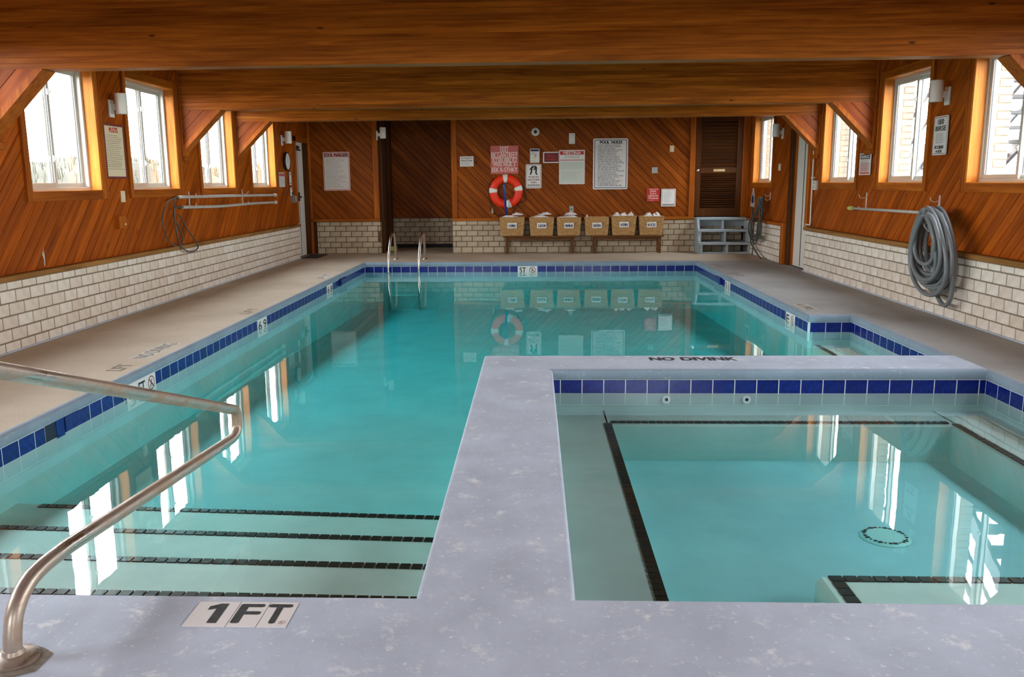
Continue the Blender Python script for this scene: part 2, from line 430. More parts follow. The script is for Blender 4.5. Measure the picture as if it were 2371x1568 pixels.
t = noise(n, 1.3, 6, .65, 1.0); l.new(c, t.inputs['Vector']); r = ramp(n, (.3, (.027,.022,.015)), (.7, (.046,.038,.027))); l.new(t.outputs[0], r.inputs[0]); l.new(r.outputs[0], b.inputs['Base Color'])
plain('dune_grass', (.026,.027,.010), .8, var=.35, scale=3)

# ------------------------------------------------------------------ lettering
_tc = {}
def glyphs(s):
    if s not in _tc:
        cu = bpy.data.curves.new('t', 'FONT'); cu.body = s; cu.resolution_u = 3
        o = bpy.data.objects.new('t', cu); COL.objects.link(o)
        dg = bpy.context.evaluated_depsgraph_get(); e = o.evaluated_get(dg); me = e.to_mesh()
        vs = [(v.co.x, v.co.y) for v in me.vertices]; fs = [list(p.vertices) for p in me.polygons]
        e.to_mesh_clear(); bpy.data.objects.remove(o); bpy.data.curves.remove(cu)
        x0 = min(v[0] for v in vs); x1 = max(v[0] for v in vs); y0 = min(v[1] for v in vs); y1 = max(v[1] for v in vs)
        _tc[s] = ([((x-x0)/(x1-x0), (y-y0)/(y1-y0)) for x, y in vs], fs)
    return _tc[s]
def text(mb, s, a0, a1, b0, b1, c, bold=0.0):
    vs, fs = glyphs(s)
    offs = [(0,0)] if not bold else [(-bold,0), (bold,0), (0,bold*.6), (0,-bold*.6)]
    for k, (da, db) in enumerate(offs):
        mb.add([(a0+(a1-a0)*x+da, b0+(b1-b0)*y+db, c+k*2e-5) for x, y in vs], fs)
def fineprint(mb, a0, a1, b0, b1, lines, c, fill=.55, ragged=.35, seed=1, dense=1.0):
    R = random.Random(seed); lh = (b1-b0)/lines; h = lh*fill; g = h*.62/dense
    for i in range(lines):
        y = b1-(i+1)*lh+(lh-h)/2; x = a0; end = a1-(a1-a0)*ragged*R.random()
        while x < end-g:
            for _ in range(R.randint(2, 9)):
                if x > end-g: break
                k = R.random()
                mb.quad(x, x+g*.26, y, y+h, c)
                if k < .75: mb.quad(x+g*.26, x+g*.74, y+h*(.38 if k < .3 else .8), y+h*(.6 if k < .3 else 1), c)
                if k > .4: mb.quad(x+g*.52, x+g*.76, y, y+h*(.8 if k < .75 else .55), c)
                x += g
            x += g*.8

# ------------------------------------------------------------------ the room shell
Z_C, Y_B = 2.86, -2.3                                # ceiling height, rear wall
WZ0, WZ1 = 1.26, 2.405                               # window opening
WIN_L = [(1.36,2.54),(3.28,4.46),(5.20,6.38),(7.10,8.28),(8.94,10.13),(10.86,12.06),(12.82,13.99)]
WIN_R = [(1.10,2.28),(3.02,4.20),(4.94,6.12),(6.88,8.06),(8.94,10.08),(10.81,12.02),(14.54,15.75)]
DL = (15.25, 15.98, 0, 2.05); DR = (12.62, 13.36, 0, 2.06)

def backing(name, fr, a0, a1, holes, mat, t=.175):
    mb = MB(fr)
    for (p,q,r_,s_) in cells(a0, a1, -.02, Z_C, holes): mb.box(p, q, r_, s_, -.016, -.016-t)
    o = mb.build(name, mat); tag(o, kind='structure'); return o
wallL = backing('wall_left', FL, Y_B, Y_F+1.8, [(a,b,WZ0,WZ1) for a,b in WIN_L]+[DL], 'wood_z'); tag(wallL, 'left side wall with diagonal cedar boards over white brick')
wallR = backing('wall_right', FR, -(Y_F+1.8), -Y_B, [(-b,-a,WZ0,WZ1) for a,b in WIN_R]+[(-DR[1],-DR[0],DR[2],DR[3])], 'wood_z'); tag(wallR, 'right side wall with diagonal cedar boards over white brick')
mb = MB(FF)
mb.box(-4.4, -2.90, -.02, Z_C, -.016, -.15); mb.box(-1.53, 2.96, -.02, Z_C, -.016, -.15)
mb.box(2.96, 4.1, 2.47, Z_C, -.016, -.15); mb.box(2.96, 4.1, -.02, .62, -.016, -.15)
mb.box(-2.98, -2.90, -.02, Z_C, -.15, -1.55); mb.box(-1.53, -1.40, -.02, Z_C, -.15, -1.55); mb.box(-3.1, -1.3, -.02, Z_C, -1.55, -1.7)
wallF = mb.build('wall_far', 'wall_core'); tag(wallF, 'far wall with diagonal cedar boards, brick base and dark recess', kind='structure')
mb = MB(); REAR = [(-2.9,-1.5),(1.2,2.6)]
for (p,q,r_,s_) in cells(-4.4, 4.13, -.02, Z_C, [(a,b,1.0,2.2) for a,b in REAR]): mb.box(p, q, Y_B-.15, Y_B, r_, s_)
wallB = mb.build('wall_back', 'wood_z'); tag(wallB, 'wooden wall behind the camera with two windows', kind='structure')
mb = MB(); mb.box(-4.45, 4.2, Y_B-.2, Y_F+1.8, Z_C, Z_C+.12)
ceil = mb.build('ceiling', 'wood_y'); tag(ceil, 'boarded wooden ceiling above the beams', kind='structure')

def planks(parent, fr, region, holes, sgn, mat, pitch=.1035, depth=.011, g=.006):
    """45 degree boards; sgn +1 rises with a, -1 falls with a"""
    a0, a1, b0, b1 = region; rects = cells(a0, a1, b0, b1, holes)
    cs = [a*S2 - sgn*b*S2 for a in (a0,a1) for b in (b0,b1)]
    k0, k1 = math.floor(min(cs)/pitch), math.ceil(max(cs)/pitch); D = (S2, sgn*S2); N = (S2, -sgn*S2)
    for k in range(k0, k1+1):
        s0, s1 = k*pitch, (k+1)*pitch; jit = random.uniform(-.0012, .0012); mb = MB(fr)
        strips = ((s0, -depth, s0+g, jit), (s0+g, jit, s1-g, jit), (s1-g, jit, s1, -depth))
        for (p, dp, q, dq) in strips:
            base = [(N[0]*p-D[0]*40, N[1]*p-D[1]*40, dp), (N[0]*q-D[0]*40, N[1]*q-D[1]*40, dq), (N[0]*q+D[0]*40, N[1]*q+D[1]*40, dq), (N[0]*p+D[0]*40, N[1]*p+D[1]*40, dp)]
            if sgn < 0: pass
            for (x0,x1,y0,y1) in rects:
                pl = clip(clip(clip(clip(base, 0, x0, False), 0, x1, True), 1, y0, False), 1, y1, True)
                if len(pl) > 2:
                    ar = sum(pl[i][0]*pl[(i+1)%len(pl)][1]-pl[(i+1)%len(pl)][0]*pl[i][1] for i in range(len(pl)))
                    if abs(ar) < 2e-5: continue
                    hand = fr.u.cross(fr.v).dot(fr.n)
                    if (ar > 0) != (hand > 0): pl = pl[::-1]
                    mb.add(pl, [list(range(len(pl)))])
        if mb.f: mb.build('plank', mat, parent, recalc=False)

_bm = {}
def brick_mesh(w, h, d, mat, axes):
    key = (round(w,3), round(h,3), mat, axes)
    if key not in _bm:
        mb = MB(); q = .004
        dims = [0,0,0]; dims[axes[0]] = w/2; dims[axes[1]] = h/2; dims[axes[2]] = d/2
        mb.box(-dims[0],dims[0],-dims[1],dims[1],-dims[2],dims[2], q)
        me = bpy.data.meshes.new('brick'); me.from_pydata([tuple(v) for v in mb.v], [], mb.f)
        b = bmesh.new(); b.from_mesh(me); bmesh.ops.recalc_face_normals(b, faces=b.faces); b.to_mesh(me); b.free()
        me.materials.append(MATS[mat]); _bm[key] = me
    return _bm[key]
BL, JT = .2032, .0105
def bricks(parent, axis, face, into, u0, u1, rows, phase, mat, mortar, stuff_after=None):
    """running bond on a wall plane; axis 1: the wall runs along y, axis 0: along x. into = +-1, the way the wall faces"""
    mb = MB(); w = 1-axis
    lo, hi = [0,0,-.01], [0,0,rows[-1]]; lo[axis], hi[axis] = u0, u1; lo[w], hi[w] = sorted((face-into*.0035, face-into*.06))
    mb.box(lo[0],hi[0],lo[1],hi[1],lo[2],hi[2]); mb.build('mortar_bed', mortar, parent)
    for i, (z0, z1) in enumerate(zip(rows, rows[1:])):
        off = phase + (BL/2 if i % 2 else 0); k = math.floor((u0-off)/BL)
        while off+k*BL < u1:
            a, b = max(u0, off+k*BL)+JT/2, min(u1, off+(k+1)*BL)-JT/2; k += 1
            if b-a < .012: continue
            h = (z1-z0)-JT; loc = [0,0,(z0+z1)/2]; loc[axis] = (a+b)/2; d = .05
            loc[w] = face - into*d/2 + into*random.uniform(-.0012, .0012)
            place(brick_mesh(b-a, h, d, mat, (axis, 2, w)), 'brick', loc, parent)

# boards and bricks of the three walls (boards where the photograph shows them)
HL = [(a,b,WZ0,WZ1) for a,b in WIN_L]+[(DL[0]-.12, 16.2, 0, 2.16)]
planks(wallL, FL, (5.0, Y_F, .55, Z_C), HL, +1, 'plank_left')
HR = [(-b,-a,WZ0,WZ1) for a,b in WIN_R]+[(-DR[1]-.14,-DR[0]+.10,0,2.16)]
planks(wallR, FR, (-Y_F, -5.0, .55, Z_C), HR, +1, 'plank_right')
planks(wallF, FF, (-1.53, 2.94, .60, Z_C), [], -1, 'plank_far_shaded')
planks(wallF, FF, (-4.22, -2.90, .60, Z_C), [], -1, 'plank_far_shaded')
FRC = Fr((0,17.60,0), (1,0,0), (0,0,1), (0,-1,0))
planks(wallF, FRC, (-2.90, -1.53, .60, Z_C), [], -1, 'plank_far_shaded')
RL = [0,.083,.185,.287,.389,.491,.558]; RR = [0,.101,.207,.313,.419,.525,.588]; RF = [0,.114,.216,.317,.419,.520,.598]
bricks(wallL, 1, B_L, +1, 5.4, 15.07, RL, 6.637-4*BL*5, 'brick_white', 'mortar')
bricks(wallR, 1, B_R, -1, 5.5, 12.44, RR, 12.211-BL*40, 'brick_white', 'mortar')
bricks(wallR, 1, B_R, -1, 13.62, 15.98, RR, 13.60, 'brick_white', 'mortar')
bricks(wallF, 0, B_F, -1, -1.53, 3.85, RF, -1.364-BL*30, 'brick_buff', 'mortar_far')
bricks(wallF, 0, B_F, -1, -4.10, -2.885, RF, -1.364-BL*30+.05, 'brick_buff', 'mortar_far')
bricks(wallF, 0, 17.57, -1, -2.90, -1.53, RF, -1.364-BL*30+.13, 'brick_buff', 'mortar_far')
mb = MB(); mb.box(B_L-.02, B_L+.004, Y_B, 5.4, 0, .558); mb.build('brick_face', 'brick_white', wallL)
mb = MB(); mb.box(B_R-.004, B_R+.02, Y_B, 5.5, 0, .588); mb.build('brick_face', 'brick_white', wallR)
# brick corner return at the recess
bricks(wallF, 1, -2.885, +1, 16.04, 16.5, RF, 16.09, 'brick_buff', 'mortar_far')

# ledges on the brick
def ledge(name, pts, lab, mat='ledge_wood'):
    mb = MB()
    for p in pts: mb.box(*p, .006)
    return tag(mb.build(name, mat), lab, kind='structure')
ledge('trim_1', [(B_L-.08, B_L+.022, Y_B, 15.12, .560, .605)], 'stained wooden ledge along the top of the left brick')
ledge('trim_2', [(B_R-.022, B_R+.09, Y_B, 12.47, .590, .640)], 'worn wooden ledge along the top of the right brick')
ledge('trim_3', [(B_R-.022, B_R+.09, 13.60, 16.03, .590, .640)], 'short wooden ledge above the brick beyond the white side door', 'wood_y')
ledge('trim_4', [(-1.53, 2.96, B_F-.02, Y_F, .600, .650)], 'dark wooden rail between far boards and brick', 'wood_x')
ledge('trim_5', [(-4.2, -2.89, B_F-.02, Y_F, .600, .650)], 'short wooden rail above the brick left of the recess', 'wood_x')
ledge('trim_6', [(-1.53, -1.43, Y_F-.03, Y_F+.02, .65, Z_C)], 'vertical post at the recess edge of the far wall', 'wood_z')
ledge('trim_7', [(2.86, 2.96, Y_F-.035, Y_F+.02, .65, Z_C)], 'orange vertical post beside the louvred door', 'wood_z')
ledge('trim_8', [(-3.0, -2.90, Y_F-.03, Y_F+.02, .65, Z_C)], 'vertical post left of the dark recess', 'wood_z')
ledge('trim_9', [(-4.225, -4.17, Y_F-.05, Y_F+.01, .0, Z_C)], 'thin corner post where left and far walls meet', 'wood_z')
ledge('trim_10', [(-2.90, -2.84, 16.12, 16.22, 0, Z_C), (-2.90,-2.83, 16.9, 17.0, 0, Z_C)], 'dark jamb posts inside the recess', 'dark_door')
mb = MB(); mb.box(B_L, B_L+.02, Y_B, 15.05, 0, .012, .004); tag(mb.build('baseboard_left', 'deck_paint'), 'painted seam where left brick meets the deck', kind='structure')
mb = MB(); mb.box(B_R-.02, B_R, Y_B, 12.44, 0, .014, .004); tag(mb.build('baseboard_right', 'deck_paint'), 'painted seam where right brick meets the deck', kind='structure')

# ------------------------------------------------------------------ deck, pool and spa
PXL, PXR, PYF, PYN = -2.851, 2.686, 14.19, 2.49     # main pool
NX, NY0, NY1 = 3.10, 6.34, 8.33                     # side bay of the pool
DX0, DX1 = -.36, .11                                # divider
SX1, SYF = 3.13, 5.865                              # spa
ZW, ZT, ZB = -.166, -.072, -.172                      # water, tile top
def slab(name, rects, mat, lab):
    mb = MB()
    for (x0,x1,y0,y1) in rects: mb.box(x0, x1, y0, y1, -.07, 0)
    return tag(mb.build(name, mat), lab, kind='structure')
slab('floor', [(-4.3, PXL, PYN, 18.0), (PXL, 4.05, PYF, 18.0)], 'concrete', 'beige concrete pool deck along the left and far walls')
slab('floor_right', [(PXR, 4.05, NY1, PYF), (NX, 4.05, NY0, NY1), (SX1, 4.05, Y_B, NY0)], 'concrete_grey', 'grey concrete pool deck along the right wall')
slab('floor_near', [(-4.3, SX1, Y_B, PYN), (DX0, DX1, PYN, NY0), (DX1, SX1, SYF, NY0)], 'deck_paint', 'worn bluish painted concrete of the near deck and the divider')

pool = struct('pool_basin', (0,0,0), 'plastered swimming pool basin with steps and blue waterline tiles')
spa = struct('spa_basin', (0,0,0), 'plastered square spa basin with bench and blue waterline tiles')
def coping(parent, path, mat='coping_paint'):
    """rounded painted edge of the deck; path: list of (x0,y0,x1,y1,nx,ny), n points over the water"""
    for (x0,y0,x1,y1,nx,ny) in path:
        prof = [(-.03,-.002),(-.012,.0004),(-.004,.0003),(.010,-.003),(.018,-.012),(.021,-.026),(.021,-.060),(.016,-.068),(.0,-.0705),(-.03,-.0705)]
        vs = []; L = math.hypot(x1-x0, y1-y0); tx, ty = (x1-x0)/L, (y1-y0)/L
        for (bx, by) in ((x0,y0),(x1,y1)):
            for (o_, z) in prof: vs.append((bx+nx*o_, by+ny*o_, z))
        n_ = len(prof); mb = MB(); mb.add(vs, [(i,i+1,n_+i+1,n_+i) for i in range(n_-1)]+[list(range(n_))[::-1], list(range(n_,2*n_))])
        mb.build('coping', mat, parent, smooth=True)
coping(pool, [(PXL,PYN,PXL,PYF,1,0), (PXL,PYF,PXR,PYF,0,-1), (PXR,NY1,PXR,PYF,-1,0), (PXR,NY1,NX,NY1,0,-1), (NX,NY0,NX,NY1,-1,0)])
coping(pool, [(DX0,NY0,NX,NY0,0,1), (DX0,PYN,DX0,NY0,-1,0), (PXL,PYN,DX0,PYN,0,1)], 'deck_paint')
coping(spa, [(DX1,SYF,SX1,SYF,0,-1), (SX1,PYN,SX1,SYF,-1,0)])
coping(spa, [(DX1,PYN,DX1,SYF,1,0), (DX1,PYN,SX1,PYN,0,1)], 'deck_paint')

# basin surfaces
def surf(parent, name, quads, mat):
    mb = MB()
    for q in quads: mb.add(q, [list(range(len(q)))])
    return mb.build(name, mat, parent, recalc=False)
ZD = -1.25
def vwall(x0,y0,x1,y1,zt=-.07,zb=ZD): return [(x0,y0,zt),(x1,y1,zt),(x1,y1,zb),(x0,y0,zb)]
surf(pool, 'pool_wall', [vwall(PXL,PYN,PXL,PYF), vwall(PXL,PYF,PXR,PYF), vwall(PXR,PYF,PXR,NY1), vwall(PXR,NY1,NX,NY1), vwall(NX,NY1,NX,NY0), vwall(NX,NY0,DX0,NY0), vwall(DX0,NY0,DX0,PYN), vwall(DX0,PYN,PXL,PYN)], 'plaster')
NOS = [(-.24,2.97,.024), (-.30,3.375,.037), (-.36,3.785,.052), (-.42,4.20,.060)]     # step noses: depth, y at the divider, slant
q = []; prev = (PYN-.01, 0); zp = None
for (z, yr, k) in NOS:
    f0 = lambda x, a=prev: a[0]+a[1]*(-.45-x); f1 = lambda x, a=(yr,k): a[0]+a[1]*(-.45-x)
    if zp is not None: q.append([(PXL,f0(PXL),zp),(DX0,f0(DX0),zp),(DX0,f0(DX0),z),(PXL,f0(PXL),z)])
    q.append([(PXL,f0(PXL),z),(DX0,f0(DX0),z),(DX0,f1(DX0),z),(PXL,f1(PXL),z)]); prev = (yr,k); zp = z
f0 = lambda x, a=prev: a[0]+a[1]*(-.45-x)
q.append([(PXL,f0(PXL),zp),(DX0,f0(DX0),zp),(DX0,f0(DX0),-.54),(PXL,f0(PXL),-.54)])
surf(pool, 'steps', q, 'plaster_step')
surf(pool, 'pool_floor', [[(PXL,4.1,-.54),(DX0,4.1,-.54),(DX0,6.2,-.57),(PXL,6.2,-.57)], [(PXL,6.2,-.57),(PXR,6.2,-.57),(PXR,8.2,-.64),(PXL,8.2,-.64)],
     [(PXL,8.2,-.64),(PXR,8.2,-.64),(PXR,PYF,-.80),(PXL,PYF,-.80)]], 'plaster')
mb = MB(); mb.box(PXR+.04, NX, NY0, NY1, -1.0, -.30, .02); mb.build('bay_ledge', 'plaster_step', pool)
SB = -.30; BX0, BX1, BY1 = .515, 2.76, 5.54           # spa bench: height, inner edges
surf(spa, 'spa_wall', [vwall(DX1,PYN,DX1,SYF), vwall(DX1,SYF,SX1,SYF), vwall(SX1,SYF,SX1,PYN), vwall(SX1,PYN,DX1,PYN)], 'spa_plaster')
mb = MB(); mb.box(DX1-.01, BX0, PYN-.02, SYF+.02, -.9, SB, .02); mb.box(BX0-.05, BX1+.05, BY1, SYF+.02, -.9, SB, .02); mb.box(BX1, SX1+.01, PYN-.02, SYF+.02, -.9, SB, .02)
mb.build('bench', 'spa_plaster', spa)
surf(spa, 'spa_floor', [[(DX1,PYN,-.56),(SX1,PYN,-.56),(SX1,SYF,-.56),(DX1,SYF,-.56)]], 'spa_floor')
mb = MB(); mb.box(1.22, SX1, PYN-.02, 3.52, -.9, -.40, .025); mb.build('lower_step', 'plaster_step', spa)
mb = MB(); mb.box(1.33, SX1, PYN-.02, 3.10, -.9, -.335, .02); mb.build('upper_step', 'plaster_step', spa)

# waterline tiles, one object each, grout strip behind them
_tm = {}
def tile_mesh(w, h, axis, mat, th=.008):
    key = (round(w,3), round(h,3), axis, mat)
    if key not in _tm:
        mb = MB(); d = [w/2, w/2, h/2]; d[1-axis] = th/2
        mb.box(-d[0],d[0],-d[1],d[1],-d[2],d[2], .0008)
        me = bpy.data.meshes.new('tile'); me.from_pydata([tuple(v) for v in mb.v], [], mb.f)
        b = bmesh.new(); b.from_mesh(me); bmesh.ops.recalc_face_normals(b, faces=b.faces); b.to_mesh(me); b.free()
        me.materials.append(MATS[mat]); _tm[key] = me
    return _tm[key]
TP, TG = .1524, .0064
def waterline(parent, axis, wall, into, u0, u1, phase, skip=()):
    zt, zb = ZT-.004, ZB; w = 1-axis
    mb = MB(); lo, hi = [0,0,zb-.004], [0,0,ZT]; lo[axis], hi[axis] = u0, u1; lo[w], hi[w] = sorted((wall, wall+into*.006))
    mb.box(*[x for p in zip(lo,hi) for x in p]); mb.build('grout_bed', 'grout_white', parent)
    k = math.floor((u0-phase)/TP)
    while phase+k*TP < u1:
        a, b = max(u0, phase+k*TP), min(u1, phase+(k+1)*TP); k += 1
        segs = [(a,b)]
        for (s0,s1) in skip:
            nx = []
            for (p,q_) in segs:
                if s0 > p: nx.append((p, min(q_,s0)))
                if s1 < q_: nx.append((max(p,s1), q_))
            segs = [(p,q_) for p,q_ in nx if q_ > p]
        for (p,q_) in segs:
            if q_-p < .02: continue
            loc = [0,0,(zt+zb)/2]; loc[axis] = (p+q_)/2; loc[w] = wall+into*.0032
            place(tile_mesh(q_-p-TG, zt-zb, axis, 'blue_tile'), 'waterline_tile', loc, parent)
MK_L = [(5.66,6.12), (8.52,8.83), (11.50,11.83)]; MK_R = [(8.74,9.05), (11.67,11.98)]; MK_F = [(-.27,.055)]
SK_L = [(4.66,5.04), (12.20,12.60)]; SK_R = [(12.13,12.52)]
waterline(pool, 1, PXL, +1, 2.6, PYF, 6.538-TP*12, MK_L+SK_L)
waterline(pool, 0, PYF, -1, PXL, PXR, -2.689, MK_F)
waterline(pool, 1, PXR, -1, NY1, PYF, 8.33, MK_R+SK_R)
waterline(pool, 0, NY1, -1, PXR, NX, 2.70)
waterline(pool, 1, NX, -1, NY0, NY1, NY0+.05)
waterline(spa, 0, SYF, -1, DX1, SX1, .185)
waterline(spa, 1, SX1, -1, 2.6, SYF, 4.33-TP*11)

# depth marker tiles
def no_dive(mb_red, mb_blk, ca, cb, r, c):
    seg = 24; vs = []
    for k in range(seg):
        t = 2*math.pi*k/seg
        vs += [(ca+r*math.cos(t), cb+r*math.sin(t), c), (ca+r*.84*math.cos(t), cb+r*.84*math.sin(t), c)]
    mb_red.add(vs, [(2*k, (2*k+2) % (2*seg), (2*k+3) % (2*seg), 2*k+1) for k in range(seg)])
    w = r*.07; d = r*.65
    mb_red.add([(ca-d-w,cb+d-w,c+1e-4),(ca-d+w,cb+d+w,c+1e-4),(ca+d+w,cb-d+w,c+1e-4),(ca+d-w,cb-d-w,c+1e-4)], [(0,1,2,3)])
    mb_blk.add([(ca-.15*r,cb+.05*r,c),(ca+.05*r,cb-.02*r,c),(ca+.3*r,cb+.5*r,c),(ca+.12*r,cb+.55*r,c)], [(0,1,2,3)])
    mb_blk.add([(ca-.4*r,cb-.5*r,c),(ca-.22*r,cb-.55*r,c),(ca+.02*r,cb+.1*r,c),(ca-.15*r,cb+.12*r,c)], [(0,1,2,3)])
    mb_blk.prism([(ca+.28*r+.13*r*math.cos(t), cb-.2*r+.13*r*math.sin(t)) for t in [i*math.pi/5 for i in range(10)]], c, c+1e-4)
def marker(parent, fr, a0, a1, items):
    """white marker tiles set in the waterline band; items: text or 'X' for the no diving sign"""
    n_ = len(items); w = (a1-a0)/n_; zt, zb = ZT-.004, ZB-.03
    for i, it in enumerate(items):
        mb = MB(fr); mb.box(a0+i*w+.001, a0+(i+1)*w-.001, zb, zt, .004, .0105, .001); t_ = mb.build('marker_tile', 'tile_marker', parent)
        tag(t_, 'white depth marker tile')
        k = MB(fr); r_ = MB(fr); ca, cb = a0+(i+.5)*w, (zt+zb)/2
        if it == 'X': no_dive(r_, k, ca, cb, min(w,zt-zb)*.42, .0111)
        elif it: text(k, it, ca-w*.32, ca+w*.32, cb-.042, cb+.042, .0111, .003)
        if k.f: k.build('lettering', 'ink_black', t_, recalc=False)
        if r_.f: r_.build('prohibition_ring', 'ink_maroon', t_, recalc=False)
PFL = Fr((PXL,0,0),(0,1,0),(0,0,1),(1,0,0)); PFR = Fr((PXR,0,0),(0,-1,0),(0,0,1),(-1,0,0)); PFF = Fr((0,PYF,0),(1,0,0),(0,0,1),(0,-1,0))
marker(pool, PFL, 5.66, 6.12, ['3','FT','X']); marker(pool, PFL, 8.52, 8.83, ['6','9']); marker(pool, PFL, 11.50, 11.83, ['6','8'])
marker(pool, PFR, -9.05, -8.74, ['E','X']); marker(pool, PFR, -11.98, -11.67, ['5','X']); marker(pool, PFF, -.27, .055, ['5T','X'])

# skimmer mouths
def skimmer(parent, fr, a0, a1, proud=False):
    s_ = MB(fr); zt, zb = ZT-.002, ZB
    s_.box(a0, a1, zb, zt, -.001, .0065); k = s_.build('skimmer_mouth', 'skimmer_dark', parent); tag(k, 'dark skimmer opening in the waterline')
    b_ = MB(fr); w = (a1-a0)
    b_.box(a0+w*.55, a1-.006, ZT-.095, zt, .0066, .013, .002); b_.box(a0+w*.30, a0+w*.53, ZT-.11, zt, .0066, .009, .002)
    b_.build('tile_flap', 'blue_tile', k)
    if proud:
        p_ = MB(fr); p_.box(a0+.02, a1-.02, ZT-.085, ZT+.012, .0, .05, .012); p_.build('skimmer_hood', 'blue_tile', k)
skimmer(pool, PFL, 4.66, 5.04); skimmer(pool, PFL, 12.20, 12.60, True); skimmer(pool, PFR, -12.52, -12.13, True)

# black step-edge tiles
_bt = None
def edge_tiles(parent, p0, p1, z, w=.044, pitch=.0508, inset=0):
    """a row of small black tiles laid flat from p0 to p1"""
    p0, p1 = Vector((*p0,0)), Vector((*p1,0)); L = (p1-p0).length; d = (p1-p0)/L; a = math.atan2(d.y, d.x)
    key = (round(w,3), round(pitch,3))
    if key not in _tm:
        mb = MB(); mb.box(-pitch/2+.0036, pitch/2-.0036, -w/2, w/2, -.004, .004, .001)
        me = bpy.data.meshes.new('edge_tile'); me.from_pydata([tuple(v) for v in mb.v], [], mb.f)
        b = bmesh.new(); b.from_mesh(me); bmesh.ops.recalc_face_normals(b, faces=b.faces); b.to_mesh(me); b.free()
        me.materials.append(MATS['black_tile']); _tm[key] = me
    for i in range(int(L/pitch)):
        c = p0+d*pitch*(i+.5); o = place(_tm[key], 'edge_tile', (c.x, c.y, z+.002), parent); o.rotation_euler[2] = a
for i, (z, yr, k) in enumerate(NOS):
    x0 = PXL+.02 if i < 3 else -2.74
    edge_tiles(pool, (DX0-.01, yr+k*(-.45-DX0)-.03), (x0, yr+k*(-.45-x0)-.03), z)
edge_tiles(pool, (PXR+.09, NY1-.02), (PXR+.09, NY0+.02), -.30)
edge_tiles(spa, (BX0+.0, BY1+.03), (BX1+.04, BY1+.03), SB, .042)
edge_tiles(spa, (BX0-.022, BY1), (BX0-.022, 2.75), SB, .05)
edge_tiles(spa, (BX1+.022, BY1), (BX1+.022, 3.55), SB, .05)
edge_tiles(spa, (1.27, 3.475), (3.0, 3.475), -.40, .05, .0635)
edge_tiles(spa, (1.30, 3.445), (1.30, 3.05), -.40, .055, .0635)
edge_tiles(spa, (1.36, 3.075), (3.0, 3.075), -.335, .04, .0635)
# spa drain and returns
dr = thing('floor_drain', 'round pale drain cover on the spa floor', 'drain', (1.845, 4.29, -.56))
mb = MB(); mb.lathe([(.001,.012),(.085,.012),(.118,.009),(.128,.0)], (1.845,4.29,-.558), seg=40); mb.build('cover', 'drain_cover', dr, smooth=True)
for k in range(26):
    t = 2*math.pi*k/26; mb = MB(); x, y = 1.845+.103*math.cos(t), 4.29+.103*math.sin(t); e = .006+.003*(k % 3)
    mb.box(x-e, x+e, y-e*.8, y+e*.8, -.549, -.5455, .001); mb.build('slot', 'ink_black', dr)
for x in (.93, 1.49):
    t_ = thing('spa_jet', 'small white jet fitting below the spa tiles, ' + ('nearer the divider corner' if x < 1.2 else 'farther from the divider corner'), 'jet', (x, SYF, -.2), 'spa jets')
    mb = MB(); mb.lathe([(.030,.0),(.028,.010),(.020,.014),(.016,.006)], (x, SYF-.016, -.215), 1, 20); mb.build('ring', 'white_plastic', t_, smooth=True)
    mb = MB(); mb.lathe([(.012,.0),(.010,.016),(.002,.018)], (x, SYF-.016, -.215), 1, 14); mb.build('eyeball', 'grey_plastic', t_, smooth=True)

# the water itself
mb = MB()
pts = [(PXL-.006,PYN-.006),(DX0+.006,PYN-.006),(DX0+.006,NY0-.006),(NX+.006,NY0-.006),(NX+.006,NY1+.006),(PXR+.006,NY1+.006),(PXR+.006,PYF+.006),(PXL-.006,PYF+.006)]
mb.prism(pts, -1.4, ZW); tag(mb.build('pool_water', 'water'), 'still turquoise water filling the main pool', kind='structure')
mb = MB(); mb.prism([(DX1-.006,PYN-.006),(SX1+.006,PYN-.006),(SX1+.006,SYF+.006),(DX1-.006,SYF+.006)], -1.4, ZW)
tag(mb.build('spa_water', 'spa_water'), 'still turquoise water filling the spa', kind='structure')

